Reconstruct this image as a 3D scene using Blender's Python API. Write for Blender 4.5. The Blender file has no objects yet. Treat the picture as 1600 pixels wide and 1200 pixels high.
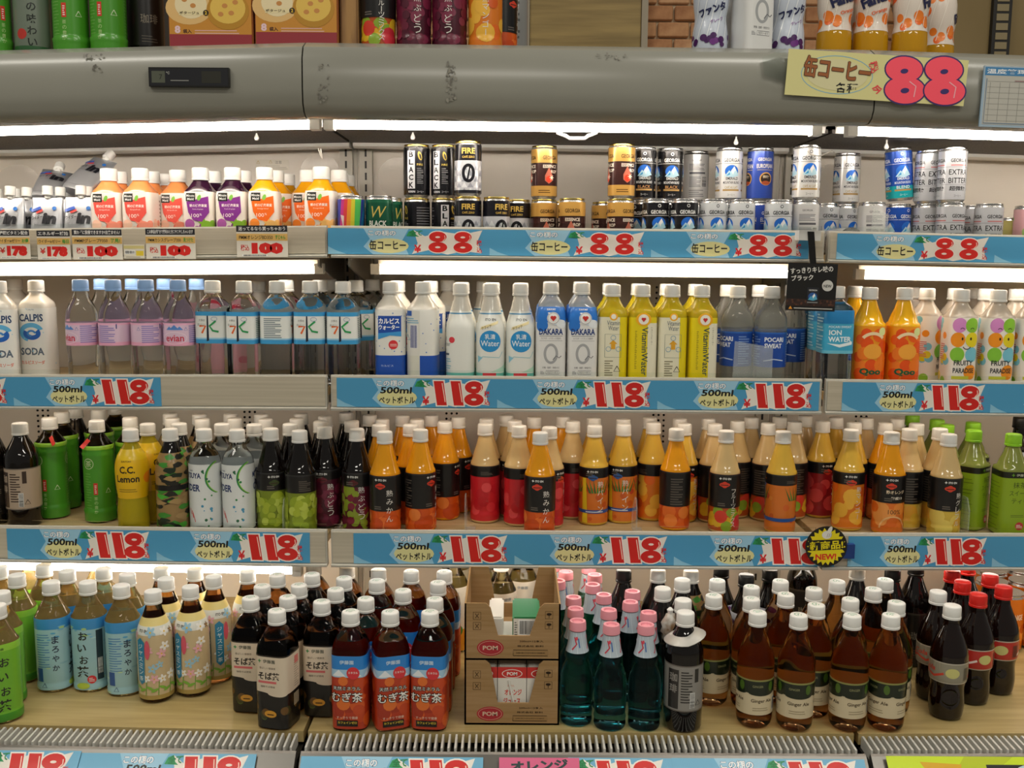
import bpy, bmesh, math, random
from mathutils import Vector, Matrix
random.seed(11)
S = bpy.context.scene
COL = S.collection
R_ = math.radians
# ------------------------------------------------------------------ camera
ZC, FPX, PITCH, ROLL = 1.25, 1555.0, 7.5, 0.43
cd = bpy.data.cameras.new('camera'); cam = bpy.data.objects.new('camera', cd); COL.objects.link(cam)
cd.sensor_width = 36; cd.lens = FPX / 1600 * 36; cd.clip_start = .02
CM = Matrix.Rotation(R_(90 - PITCH), 3, 'X') @ Matrix.Rotation(R_(ROLL), 3, 'Z')
cam.matrix_world = Matrix.Translation((0, 0, ZC)) @ CM.to_4x4()
S.camera = cam
# ------------------------------------------------------------------ view, world, shop lamps and added fill
S.view_settings.view_transform = 'Standard'; S.view_settings.look = 'None'
S.view_settings.gamma = 1; S.view_settings.use_curve_mapping = False
S.view_settings.exposure = 0.0
S.cycles.max_bounces = 10; S.cycles.transmission_bounces = 10; S.cycles.diffuse_bounces = 4
S.cycles.glossy_bounces = 4; S.cycles.sample_clamp_indirect = 4.0
W = bpy.data.worlds.new('shop_air'); S.world = W; W.use_nodes = True
W.node_tree.nodes['Background'].inputs[0].default_value = (1, .95, .84, 1)
W.node_tree.nodes['Background'].inputs[1].default_value = .18
TUBE_POWER = 25.0
def area(name, loc, sx, sy, power, col=(1, .95, .84), rot=(0, 0, 0)):
    l = bpy.data.lights.new(name, 'AREA'); l.shape = 'RECTANGLE'; l.size = sx; l.size_y = sy
    l.energy = power; l.color = col
    o = bpy.data.objects.new(name, l); COL.objects.link(o); o.location = loc; o.rotation_euler = rot
    return o
for i, (x, y) in enumerate(((-1.6, .2), (1.2, .2), (-.2, -1.6), (2.2, -1.6), (-.9, 1.35), (1.1, 1.35))):
    area('aisle_or_fill_lamp', (x, y, 3.1), 1.2, .16, 22 if y < 1 else 8)  # rear pair over the case is added fill for brick wall and canopy top
# ------------------------------------------------------------------ helpers
def lin(c):
    c = c / 255
    return c / 12.92 if c <= .04045 else ((c + .055) / 1.055) ** 2.4
def C(h):
    return tuple(lin(int(h[i:i + 2], 16)) for i in (0, 2, 4))
_M = {}
def mat(name, rgb='ffffff', rough=.5, metal=0, trans=0, emit=0, ior=1.45, coat=0, spec=.5, alpha=1):
    key = (name, rgb, rough, metal, trans, emit)
    if key in _M: return _M[key]
    m = bpy.data.materials.new(name); m.use_nodes = True
    b = m.node_tree.nodes['Principled BSDF']
    c = C(rgb) + (1,)
    b.inputs['Base Color'].default_value = c
    b.inputs['Roughness'].default_value = rough
    b.inputs['Metallic'].default_value = metal
    b.inputs['IOR'].default_value = ior
    b.inputs['Transmission Weight'].default_value = trans
    b.inputs['Coat Weight'].default_value = coat
    b.inputs['Specular IOR Level'].default_value = spec
    b.inputs['Alpha'].default_value = alpha
    if emit:
        b.inputs['Emission Color'].default_value = c; b.inputs['Emission Strength'].default_value = emit
    _M[key] = m
    return m
def noisy(name, a, b, scale=(8, 8, 8), rough=.5, detail=4, bump=0, spec=.5, lo=.35, hi=.65, metal=0):
    m = bpy.data.materials.new(name); m.use_nodes = True; nt = m.node_tree; p = nt.nodes['Principled BSDF']
    tc = nt.nodes.new('ShaderNodeTexCoord'); mp = nt.nodes.new('ShaderNodeMapping'); no = nt.nodes.new('ShaderNodeTexNoise')
    cr = nt.nodes.new('ShaderNodeValToRGB')
    mp.inputs['Scale'].default_value = scale; no.inputs['Scale'].default_value = 1; no.inputs['Detail'].default_value = detail
    cr.color_ramp.elements[0].color = C(a) + (1,); cr.color_ramp.elements[1].color = C(b) + (1,)
    cr.color_ramp.elements[0].position = lo; cr.color_ramp.elements[1].position = hi
    nt.links.new(tc.outputs['Object'], mp.inputs[0]); nt.links.new(mp.outputs[0], no.inputs[0])
    nt.links.new(no.outputs[0], cr.inputs[0]); nt.links.new(cr.outputs[0], p.inputs['Base Color'])
    p.inputs['Roughness'].default_value = rough; p.inputs['Specular IOR Level'].default_value = spec; p.inputs['Metallic'].default_value = metal
    if bump:
        bn = nt.nodes.new('ShaderNodeBump'); bn.inputs['Strength'].default_value = bump; bn.inputs['Distance'].default_value = .002
        nt.links.new(no.outputs[0], bn.inputs['Height']); nt.links.new(bn.outputs[0], p.inputs['Normal'])
    return m
def printed(name, rough, spec=.5, coat=0, metal=0):
    m = bpy.data.materials.new(name); m.use_nodes = True; nt = m.node_tree; p = nt.nodes['Principled BSDF']
    at_ = nt.nodes.new('ShaderNodeAttribute'); at_.attribute_name = 'Col'
    nt.links.new(at_.outputs['Color'], p.inputs['Base Color'])
    p.inputs['Roughness'].default_value = rough; p.inputs['Specular IOR Level'].default_value = spec
    p.inputs['Coat Weight'].default_value = coat; p.inputs['Coat Roughness'].default_value = .08; p.inputs['Metallic'].default_value = metal
    return m
FILM = printed('printed_film', .3, .5, .25)
PAPER = printed('printed_card', .5, .4, .1)
TINPRINT = printed('printed_tinplate', .25, .5, .3, .35)

class MB:
    def __init__(s): s.v = []; s.f = []; s.c = []
    def add(s, vs, fs, col=None):
        n = len(s.v); s.v += [tuple(v) for v in vs]
        s.f += [tuple(i + n for i in f) for f in fs]; s.c += [col] * len(fs)
        return s
    def box(s, x0, x1, y0, y1, z0, z1, col=None):
        vs = [(x, y, z) for x in (x0, x1) for y in (y0, y1) for z in (z0, z1)]
        return s.add(vs, [(0, 1, 3, 2), (4, 6, 7, 5), (0, 4, 5, 1), (2, 3, 7, 6), (0, 2, 6, 4), (1, 5, 7, 3)], col)
    def prism(s, prof, x0, x1, cut=1, col=None):          # prof: (y,z) outline run along x
        n = len(prof); vs = []; fs = []
        for k in range(cut + 1):
            x = x0 + (x1 - x0) * k / cut
            vs += [(x, y, z) for y, z in prof]
        for k in range(cut):
            for i in range(n):
                j = (i + 1) % n
                fs.append((k * n + i, k * n + j, (k + 1) * n + j, (k + 1) * n + i))
        fs += [tuple(range(n))[::-1], tuple(range(cut * n, cut * n + n))]
        return s.add(vs, fs, col)
    def slab(s, pts, y0, y1, col=None):                   # pts: (x,z) outline given a thickness in y
        n = len(pts)
        return s.add([(x, y0, z) for x, z in pts] + [(x, y1, z) for x, z in pts],
                     [tuple(range(n)), tuple(range(2 * n - 1, n - 1, -1))] + [(i, i + n, (i + 1) % n + n, (i + 1) % n) for i in range(n)], col)
    def rev(s, rings, seg=28, cap0=True, cap1=True, col=None):   # rings: (z, r) or (z, r, n)
        vs = []; fs = []
        for rg in rings:
            z, r = rg[0], rg[1]; n = rg[2] if len(rg) > 2 else 2
            for k in range(seg):
                t = 2 * math.pi * k / seg; c, q = math.cos(t), math.sin(t)
                d = r / (abs(c) ** n + abs(q) ** n) ** (1 / n)
                vs.append((d * q, -d * c, z))
        m = len(rings)
        for i in range(m - 1):
            for k in range(seg):
                l = (k + 1) % seg
                fs.append((i * seg + k, i * seg + l, (i + 1) * seg + l, (i + 1) * seg + k))
        if cap0: fs.append(tuple(range(seg))[::-1])
        if cap1: fs.append(tuple(range((m - 1) * seg, m * seg)))
        return s.add(vs, fs, col)
    def tube(s, pts, r, seg=8, col=None):
        pts = [Vector(p) for p in pts]; vs = []; fs = []
        for i, p in enumerate(pts):
            d = (pts[min(i + 1, len(pts) - 1)] - pts[max(i - 1, 0)]).normalized()
            a = d.orthogonal().normalized() if i == 0 else (a - d * a.dot(d)).normalized()
            b = d.cross(a)
            for k in range(seg):
                t = 2 * math.pi * k / seg
                vs.append(p + a * math.cos(t) * r + b * math.sin(t) * r)
        for i in range(len(pts) - 1):
            for k in range(seg):
                l = (k + 1) % seg
                fs.append((i * seg + k, i * seg + l, (i + 1) * seg + l, (i + 1) * seg + k))
        fs += [tuple(range(seg))[::-1], tuple(range((len(pts) - 1) * seg, len(pts) * seg))]
        return s.add(vs, fs, col)
    def shift(s, dx=0, dy=0, dz=0, start=0):
        s.v[start:] = [(x + dx, y + dy, z + dz) for x, y, z in s.v[start:]]; return s
    def warp(s, fn):
        s.v = [fn(*v) for v in s.v]; return s
    def mesh(s, name, m, smooth=False, angle=35):
        me = bpy.data.meshes.new(name); me.from_pydata(s.v, [], s.f)
        if any(c is not None for c in s.c):
            at_ = me.color_attributes.new('Col', 'FLOAT_COLOR', 'CORNER'); buf = []
            for f, c in zip(s.f, s.c): buf += list((c or (1, 1, 1)) + (1,)) * len(f)
            at_.data.foreach_set('color', buf)
        me.materials.append(m)
        if smooth:
            me.polygons.foreach_set('use_smooth', [True] * len(me.polygons))
            me.set_sharp_from_angle(angle=R_(angle))
        me.validate(); me.update()
        return me
def put(name, me, parent=None, loc=(0, 0, 0), rot=(0, 0, 0), **kw):
    o = bpy.data.objects.new(name, me); COL.objects.link(o)
    o.location = loc; o.rotation_euler = rot
    if parent: o.parent = parent
    for k, v in kw.items(): o[k] = v
    return o
def empty(name, loc=(0, 0, 0), rot=(0, 0, 0), **kw):
    o = put(name, None, None, loc, rot, **kw); o.empty_display_size = .02; return o

# ------------------------------------------------------------------ flat print: shapes laid on a surface in thin layers (mm)
_T = {}
def glyphs(t, bold):
    k = (t, bold)
    if k not in _T:
        cu = bpy.data.curves.new('lettering', 'FONT'); cu.body = t; cu.resolution_u = 2; cu.offset = bold; cu.fill_mode = 'FRONT'
        o = bpy.data.objects.new('lettering', cu)
        COL.objects.link(o); bpy.context.view_layer.update()
        me = o.to_mesh(); vs = [(v.co.x, v.co.y) for v in me.vertices]; fs = [tuple(p.vertices) for p in me.polygons]
        o.to_mesh_clear(); bpy.data.objects.remove(o); bpy.data.curves.remove(cu)
        _T[k] = (vs, fs)
    return _T[k]
class Art:
    def __init__(s): s.it = []
    def _p(s, vs, fs, c):
        if not vs: return
        xs = [v[0] for v in vs]; ys = [v[1] for v in vs]
        bb = (min(xs), min(ys), max(xs), max(ys)); L = 0
        for q in s.it:
            o = q[3]
            if o[0] < bb[2] and bb[0] < o[2] and o[1] < bb[3] and bb[1] < o[3]: L = max(L, q[4] + 1)
        s.it.append((vs, fs, C(c) if isinstance(c, str) else c, bb, L))
    def rect(s, x0, y0, x1, y1, c):
        s._p([(x0, y0), (x1, y0), (x1, y1), (x0, y1)], [(0, 1, 2, 3)], c); return s
    def poly(s, pts, c):
        s._p(list(pts), [tuple(range(len(pts)))], c); return s
    def ell(s, x, y, rx, ry, c, n=18, rot=0):
        cr, sr = math.cos(R_(rot)), math.sin(R_(rot)); pts = []
        for k in range(n):
            t = 2 * math.pi * k / n; a, b = rx * math.cos(t), ry * math.sin(t)
            pts.append((x + a * cr - b * sr, y + a * sr + b * cr))
        return s.poly(pts, c)
    def ring(s, x, y, r, w, c, a0=0, a1=360, n=20, ry=None):
        ry = ry or r; vs = []; fs = []
        for k in range(n + 1):
            t = R_(a0 + (a1 - a0) * k / n)
            vs += [(x + r * math.cos(t), y + ry * math.sin(t)), (x + (r - w) * math.cos(t), y + (ry - w) * math.sin(t))]
            if k: fs.append((2 * k - 2, 2 * k, 2 * k + 1, 2 * k - 1))
        s._p(vs, fs, c); return s
    def line(s, pts, w, c):
        vs = []; fs = []
        for i in range(len(pts)):
            a, b = pts[max(i - 1, 0)], pts[min(i + 1, len(pts) - 1)]
            d = math.hypot(b[0] - a[0], b[1] - a[1]) or 1; nx, ny = -(b[1] - a[1]) / d * w / 2, (b[0] - a[0]) / d * w / 2
            vs += [(pts[i][0] + nx, pts[i][1] + ny), (pts[i][0] - nx, pts[i][1] - ny)]
            if i: fs.append((2 * i - 2, 2 * i, 2 * i + 1, 2 * i - 1))
        s._p(vs, fs, c); return s
    def star(s, x, y, r0, r1, n, c, rot=0):
        return s.poly([(x + (r0 if k % 2 else r1) * math.cos(R_(rot + 180 * k / n)), y + (r0 if k % 2 else r1) * math.sin(R_(rot + 180 * k / n))) for k in range(2 * n)], c)
    def text(s, t, x, y, h, c, w=None, b=0.0, rot=0, shear=0, al=0):
        vs, fs = glyphs(t, b)
        if not vs: return s
        x0, x1 = min(v[0] for v in vs), max(v[0] for v in vs); y0, y1 = min(v[1] for v in vs), max(v[1] for v in vs)
        if h is None: k = w / (x1 - x0); kx = ky = k
        else:
            ky = h / max(y1 - y0, .05); kx = ky if w is None else w / max(x1 - x0, .05)
        cx = (x0 + x1) / 2 if al == 0 else (x0 if al < 0 else x1); cy = (y0 + y1) / 2
        cr, sr = math.cos(R_(rot)), math.sin(R_(rot)); o = []
        for a, q in vs:
            a, q = (a - cx) * kx, (q - cy) * ky; a += q * shear
            o.append((x + a * cr - q * sr, y + a * sr + q * cr))
        s._p(o, fs, c); return s
    def vtext(s, t, x, y, step, size, c, b=0.0):            # a column of characters, top one centred at y
        for i, ch in enumerate(t):
            s.text(ch, x, y - i * step, None, c, size * (.8 if ch in 'ッー' else 1), b) if ch != 'ー' else s.rect(x - size * .06, y - i * step - size * .45, x + size * .06, y - i * step + size * .45, c)
        return s
    def fine(s, x0, y0, x1, y1, n, c, w=None):             # rows too small to read
        st = (y1 - y0) / n
        for i in range(n):
            e = x1 - (x1 - x0) * (.35 if i % 3 == 2 else .05 * (i % 2))
            s.rect(x0, y0 + i * st, e, y0 + i * st + (w or st * .45), c)
        return s
    def bars(s, x0, y0, x1, y1, c='202020', bg='f4f4f0', up=False):
        s.rect(x0, y0, x1, y1, bg); r = random.Random(5); m = (x1 - x0) * .06; p = (y0 if up else x0) + m; e = (y1 if up else x1) - m
        while p < e:
            w = r.choice((.5, .8, 1.2)) * .7
            (s.rect(x0 + m, p, x1 - m, min(p + w, e), c) if up else s.rect(p, y0 + m, min(p + w, e), y1 - m, c)); p += w + r.choice((.5, .8)) * .8
        return s
    def tri(s, x, y, r, c):
        p = [(x + r * math.cos(R_(90 + 120 * k)), y + r * math.sin(R_(90 + 120 * k))) for k in range(3)]
        return s.line(p + [p[0]], r * .22, c)
    def bake(s, fn, du=None, dv=None, mb=None):
        mb = mb or MB()
        for vs, fs, c, bb, L in s.it:
            cuts = [(0, u) for u in _steps(bb[0], bb[2], du)] + [(1, v) for v in _steps(bb[1], bb[3], dv)]
            if cuts:
                bm = bmesh.new(); bv = [bm.verts.new((a, q, 0)) for a, q in vs]
                for f in fs:
                    try: bm.faces.new([bv[i] for i in f])
                    except ValueError: pass
                for ax, p in cuts:
                    bmesh.ops.bisect_plane(bm, geom=bm.verts[:] + bm.edges[:] + bm.faces[:], plane_co=(p, 0, 0) if ax == 0 else (0, p, 0), plane_no=(1, 0, 0) if ax == 0 else (0, 1, 0), dist=1e-5)
                bm.verts.index_update()
                vs2 = [(v.co.x, v.co.y) for v in bm.verts]; fs2 = [tuple(v.index for v in f.verts) for f in bm.faces]; bm.free()
            else: vs2, fs2 = vs, fs
            mb.add([fn(a, q, L) for a, q in vs2], fs2, c)
        return mb
def _steps(a, b, d):
    if not d: return []
    if isinstance(d, (list, tuple)): return [x for x in d if a + .01 < x < b - .01]
    k = math.floor(a / d) + 1; o = []
    while k * d < b - .01:
        if k * d > a + .01: o.append(k * d)
        k += 1
    return o
EPS = .00012
def flat_art(a, mb=None):                                    # faces -y, local x right, z up
    return a.bake(lambda x, z, L: (x / 1000, -EPS * (L + 1), z / 1000), mb=mb)

# ------------------------------------------------------------------ pixel rays and shelf levels
def ray(px, py):
    return CM @ Vector(((px - 800) / FPX, (600 - py) / FPX, -1))
def at(px, py, D):
    d = ray(px, py); t = D / d.y
    return d.x * t, ZC + d.z * t
XL, XR = -.3515, .5985                                       # joints between the three cases
NODES = (-1.30, XL, XR, 1.55)
def sag(x, z):                                               # the long run of cases is not quite level
    tb = ((-.85, -.010), (-.55, -.004), (-.25, .004), (0, .010), (.3, .021)); zr = z - ZC
    if zr <= tb[0][0]: A = tb[0][1]
    elif zr >= tb[-1][0]: A = tb[-1][1]
    else:
        for (a, p), (b, q) in zip(tb, tb[1:]):
            if a <= zr <= b: A = p + (q - p) * (zr - a) / (b - a)
    def g(v): return min(abs(v) / .98, 1.25) ** 2
    x = max(min(x, NODES[-1]), NODES[0])
    for a, b in zip(NODES, NODES[1:]):
        if a <= x <= b: return -A * (g(a) + (g(b) - g(a)) * (x - a) / (b - a))
    return 0
def lay(x, y, z): return (x, y, z + sag(x, z))
DECK = {'top': .3555, 'one': .005, 'two': -.262, 'three': -.551, 'deck': -.8216}
DECK = {k: v + ZC for k, v in DECK.items()}
FRONT = {'top': 1.70, 'one': 1.918, 'two': 1.89, 'three': 1.865, 'deck': 1.60}
DB = 2.28
SHELFNAME = {'top': 'on top of the case', 'one': 'upper shelf', 'two': 'second shelf', 'three': 'third shelf', 'deck': 'bottom deck'}
# ------------------------------------------------------------------ materials of the setting
ENAMEL = noisy('canopy_enamel', '8a897f', '919086', (3, 3, 3), .22, 5, 0, .5)
PANEL = noisy('back_panel_enamel', 'e0d9cf', 'e6e0d6', (4, 4, 4), .4)
STEEL = mat('rail_steel', 'a7a49c', .35, .6)
RAILW = mat('rail_plastic', 'b9b6ab', .4)
LINER = noisy('rail_liner', 'b8af9b', 'c4bba8', (3, 3, 220), .55, 3)
DARKV = noisy('vent_mesh', '2a2622', '57504a', (300, 300, 300), .6, 2)
BLACK = mat('black_plastic', '141312', .4)
CLEAR = mat('clear_acrylic', 'f6faf8', .04, trans=1, ior=1.05)
WOODDECK = noisy('deck_laminate', '9f8a58', 'b39e6c', (5, 60, 60), .42, 5)
SHELFTOP = noisy('shelf_laminate', 'b79c6d', 'cbb287', (5, 60, 60), .45, 5)
WHITEP = mat('white_plastic', 'e9e8e4', .35)
GLOW = mat('tube_glass_lit', 'fff3e4', .3, emit=TUBE_POWER); GLOW_LOW = mat('tube_glass_lit_low', 'fff3e4', .3, emit=TUBE_POWER * .5); GLOW_DIM = mat('tube_glass_lit_dim', 'fff3e4', .3, emit=TUBE_POWER * .27); TUBE_OFF = mat('tube_glass_off', 'e8e8e4', .3)
SLAT = mat('grille_slat_plastic', 'c9c7bf', .4)
CHROME = mat('chrome', 'd8d8d8', .12, 1)

def part(root, name, mb, m, parent=None, smooth=False, **kw):
    L = Vector(root.location)
    mb.v = [(x - L.x, y - L.y, z - L.z) for x, y, z in mb.v]
    return put(name, mb.mesh(name, m, smooth), parent or root, **kw)

# ------------------------------------------------------------------ the three refrigerated cases
CANOPY = [(2.30, .355), (1.765, .355), (1.735, .351), (1.712, .340), (1.702, .320), (1.700, .270), (1.702, .247), (1.710, .234), (1.724, .2275),
          (1.745, .2265), (1.765, .230), (1.79, .245), (2.0, .255), (2.30, .258)]
RAILS = {'one': (.051, -.010), 'two': (-.234, -.302), 'three': (-.534, -.606)}
slat_mesh = {}
def case(which, x0, x1):
    g = .004
    a, b = x0 + g, x1 - g
    r = empty('display_case', ((x0 + x1) / 2, 1.95, 0), label='%s section of the open refrigerated drinks case with grey canopy' % which, category='display case', group='sections of the open refrigerated case')
    cn = part(r, 'canopy', MB().prism([(y, z + ZC) for y, z in CANOPY], x0 + .0012, x1 - .0012, 6).warp(lay), ENAMEL, smooth=True)
    part(r, 'vent_grid', MB().box(a, b, 1.93, 2.20, ZC + .236, ZC + .243).warp(lay), DARKV)
    part(r, 'inner_rail', MB().prism([(2.20, ZC + .256), (2.195, ZC + .229), (2.205, ZC + .225), (2.275, ZC + .230), (2.275, ZC + .256)], a, b).warp(lay), WHITEP)
    part(r, 'back_panel', MB().box(x0 + .0005, x1 - .0005, DB, DB + .03, ZC - .85, ZC + .30), PANEL)
    # perforations in the back panel
    pf = MB()
    for zr in (.055, -.075, -.345, -.37):
        cols = [c * .48 + x0 + .20 + .012 * e for c in (0, 1) for e in ((0, 1, 2) if zr < .0 else (0,))]
        for cx in cols:
            for k in range(6):
                st = len(pf.v)
                pf.rev([(0, .0028), (.0012, .0028)], 8, False, True)
                pf.v[st:] = [(cx + x, DB - z, ZC + zr - k * .0125 + y) for x, y, z in pf.v[st:]]
    part(r, 'perforation', pf, BLACK, kind='stuff')
    for ux, sgn in ((x0 + .022, 1), (x1 - .022, -1)):
        up = part(r, 'upright', MB().box(ux - .014, ux + .014, DB - .018, DB - .0005, ZC - .84, ZC + .235), RAILW)
        sl = MB()
        for k in range(40):
            sl.box(ux - .0022, ux + .0022, DB - .0189, DB - .0181, ZC + .21 - k * .0255, ZC + .226 - k * .0255)
        part(r, 'slots', sl, BLACK, up, kind='stuff')
    for k, (lev, (zt, zb)) in enumerate(RAILS.items()):
        zd, D = DECK[lev], FRONT[lev]
        sh = part(r, 'shelf', MB().box(a + .004, b - .004, D + .014, DB - .02, zd - .016, zd).warp(lay), SHELFTOP)
        rl = part(r, 'price_rail', MB().prism([(D + .013, ZC + zt), (D + .004, ZC + zt), (D + .003, ZC + zt - .004), (D + .003, ZC + zb + .006), (D - .004, ZC + zb + .004), (D - .003, ZC + zb), (D + .02, ZC + zb)], a, b).warp(lay), RAILW, sh)
        part(r, 'rail_liner', MB().box(a + .003, b - .003, D + .0012, D + .0028, ZC + zb + .008, ZC + zt - .003).warp(lay), LINER, sh)
        part(r, 'clear_lip', MB().box(a + .003, b - .003, D + .0132, D + .0152, ZC + zt - .01, ZC + zt + .009).warp(lay), CLEAR, sh)
        for bx in (x0 + .03, x1 - .03):
            part(r, 'bracket', MB().add([(bx + e, y, zd + z) for e in (-.002, .002) for y, z in ((D + .05, -.017), (DB - .02, -.017), (DB - .02, -.075), (DB - .08, -.072), (D + .05, -.032))],
                                        [(0, 1, 2, 3, 4), (9, 8, 7, 6, 5)] + [(i, i + 5, (i + 1) % 5 + 5, (i + 1) % 5) for i in range(5)]).warp(lay), STEEL, sh)
    dk = part(r, 'deck_board', MB().box(a, b, 1.624, DB, DECK['deck'] - .02, DECK['deck']).warp(lay), WOODDECK)
    gr = part(r, 'air_grille', MB().box(a, b, 1.572, 1.624, ZC - .87, ZC - .846).warp(lay), BLACK)
    n = int((b - a) / .0114)
    if 'm' not in slat_mesh:
        slat_mesh['m'] = MB().prism([(-.025, -.016), (-.023, .004), (.022, .006), (.025, .003), (.025, -.016)], -.0018, .0018).mesh('slat', SLAT)
    for i in range(n):
        x = a + .006 + i * .0114
        put('slat', slat_mesh['m'], gr, (x - r.location.x, 1.598 - r.location.y, ZC - .830 + sag(x, ZC - .83)))
    part(r, 'front_rail', MB().prism([(1.571, ZC - .836), (1.567, ZC - .828), (1.562, ZC - .830), (1.508, ZC - .880), (1.500, ZC - .92), (1.52, ZC - .93), (1.571, ZC - .90)], a, b).warp(lay), mat('rail_grey', '6e6b66', .3, .5))
    part(r, 'base_panel', MB().box(x0 + .002, x1 - .002, 1.55, 2.30, .0, ZC - .95), mat('kick_panel', '55524c', .4))
    return r, cn
def lamp(root, xa, xb, y, z, rad=.0105, glow=None):
    t = part(root, 'lamp_tube', _rot(MB().rev([(0, rad), (1, rad)], 14), xa, xb, y, z), glow or GLOW, smooth=True)
    for xe, d in ((xa, -1), (xb, 1)):
        part(root, 'lamp_socket', MB().box(min(xe, xe + d * .018), max(xe, xe + d * .018), y - rad * 1.2, y + rad * 1.2, z - rad * 1.2, z + rad * 1.6).warp(lay), WHITEP, t)
    return t
def _rot(mb, xa, xb, y, z):
    mb.v = [lay(xa + (xb - xa) * c, y + a, z + b) for a, b, c in mb.v]; return mb
cases = {}
for which, x0, x1 in (('left', -1.30, XL), ('middle', XL, XR), ('right', XR, 1.55)):
    cases[which] = case(which, x0, x1)
CL, CMID, CR_ = (cases[k][0] for k in ('left', 'middle', 'right'))
lamp(CL, -1.26, XL - .022, 1.875, ZC + .2365); lamp(CMID, XL + .022, .545, 1.875, ZC + .2365); lamp(CR_, XR + .03, 1.5, 1.875, ZC + .2365)
lamp(CL, -1.26, -.395, 2.0, ZC - .034, .0075, GLOW_LOW); lamp(CMID, -.265, .555, 2.0, ZC - .034, .0075, GLOW_LOW); lamp(CR_, .70, 1.5, 2.0, ZC - .034, .0075, GLOW_LOW)
lamp(CL, -1.26, -.43, 1.902, ZC - .6245, .0095, GLOW); lamp(CMID, -.31, .56, 1.925, ZC - .598, .008, GLOW_LOW); lamp(CR_, .64, 1.5, 1.925, ZC - .598, .008, GLOW_LOW)
lamp(CL, -1.26, -.40, 1.96, ZC - .291, .008, GLOW_DIM); lamp(CMID, -.31, .56, 1.96, ZC - .291, .008, GLOW_DIM); lamp(CR_, .64, 1.5, 1.96, ZC - .291, .008, GLOW_DIM)
for k, x0, x1 in ((CL, -1.27, -.39), (CMID, -.27, .56), (CR_, .695, 1.51)):
    part(k, 'lamp_reflector_or_shield', MB().box(x0, x1, 2.0135, 2.0155, ZC - .043, ZC - .0145).warp(lay), RAILW)  # plates added behind the under-shelf tubes to keep their light off the back panel
# reflectors above the canopy tubes
for k, (x0, x1) in ((CL, (-1.27, XL - .01)), (CMID, (XL + .01, XR - .01)), (CR_, (XR + .01, 1.52))):
    part(k, 'lamp_reflector_or_shield', MB().prism([(1.825, ZC + .236), (1.83, ZC + .2475), (1.925, ZC + .2475), (1.93, ZC + .236), (1.932, ZC + .250), (1.823, ZC + .250)], x0, x1).warp(lay), WHITEP)
# handle hanging from the middle canopy lamp
def cano(root, px, py, D, name='handle'): return at(px, py, D)
hp = [at(px, py, 1.90) for px, py in ((872, 192), (872, 208), (884, 212), (890, 216), (914, 216), (919, 212), (931, 208), (931, 192))]
part(CMID, 'handle', MB().tube([(x, 1.902, z) for x, z in hp], .0036), WHITEP, smooth=True)
# bright screw hooks under the vent
for px, py, k in ((401, 216, CL), (645, 215, CMID), (1150, 223, CMID), (1385, 230, CR_)):
    x, z = at(px, py, 2.0)
    mb = MB().rev([(-.0045, .0012), (-.0035, .0035), (0, .0048), (.004, .0035), (.008, .0016), (.03, .0016)], 12); mb.shift(x, 2.0, z)
    part(k, 'screw_hook', mb, WHITEP, smooth=True)
# thermometer in the left canopy
x0, zt = at(234, 106, 1.699); x1, zb = at(360, 137, 1.699)
th = part(CL, 'temperature_display', MB().box(x0, x1, 1.692, 1.7005, zb, zt), BLACK, cases['left'][1])
a = Art(); w = (x1 - x0) * 500; h = (zt - zb) * 500
a.rect(-w + 2, -h + 2, w - 2, h - 2, '1c1d22'); a.rect(-w + 5, -h + 6, -w + 27, h - 6, '55594c'); a.rect(w - 45, -h + 6, w - 13, h - 6, '2c2c24')
a.text('7', -w + 20, 0, 8, '2c2f28'); a.text('℃', -w + 32, h - 9, 4, 'c8c8c0'); a.rect(-w + 36, -h + 9, -w + 66, -h + 10.5, '8a8a86')
mb = flat_art(a); mb.shift((x0 + x1) / 2, 1.692, (zt + zb) / 2); part(CL, 'display_face', mb, FILM, cases['left'][1])
# tape residue on the canopy
rr = random.Random(3)
for spots, kk in ((((497, 514, 100, 160, 26), (698, 712, 95, 160, 60), (930, 980, 82, 92, 14)), 'middle'), (((145, 160, 100, 112, 8), (130, 170, 84, 88, 10)), 'left')):
  a = Art()
  for px0, px1, py0, py1, n in spots:
    for _ in range(n):
        x, z = at(rr.uniform(px0, px1), rr.uniform(py0, py1), 1.7); s_ = rr.uniform(.8, 2.6)
        a.ell(x * 1000, (z - ZC) * 1000, s_, s_ * rr.uniform(.4, 1.6), rr.choice(('8e8b80', '7f7c72', '6a675f')), 7)
  mb = a.bake(lambda x, z, L: (x / 1000, 1.6996 - EPS * L  + max(0, (z - 312) / 1000) * .28, ZC + z / 1000)); part(cases[kk][0], 'tape_residue', mb, PAPER, cases[kk][1], kind='stuff')
# ------------------------------------------------------------------ wall behind and above the case
wall = put('wall_back', MB().box(-3.2, 3.2, 2.80, 2.9, 0, 3.2).mesh('wall_back', mat('mortar', 'cdb898', .9)), kind='structure')
bricks = []
for i, (p, q) in enumerate((('b07c54', 'cc9a6e'), ('b98660', 'd4a67c'), ('a26e4a', 'be8a60'))):
    mb = MB().box(-.0415, .0415, -.008, .006, -.019, .019)
    me = mb.mesh('brick', noisy('brick_face', p, q, (30, 30, 30), .85, 5, .6))
    bmx = bmesh.new(); bmx.from_mesh(me); bmesh.ops.bevel(bmx, geom=bmx.edges[:], offset=.003, segments=1, affect='EDGES'); bmx.to_mesh(me); bmx.free()
    bricks.append(me)
rb = random.Random(4)
for row in range(9):
    for c in range(22):
        x = -.50 + c * .0885 + (row % 2) * .044
        put('brick', rb.choice(bricks), wall, (x, 2.797 + rb.uniform(-.003, .002), ZC + .47 + row * .0435), (0, 0, R_(rb.uniform(-.5, .5))))
wp = MB()
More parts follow.
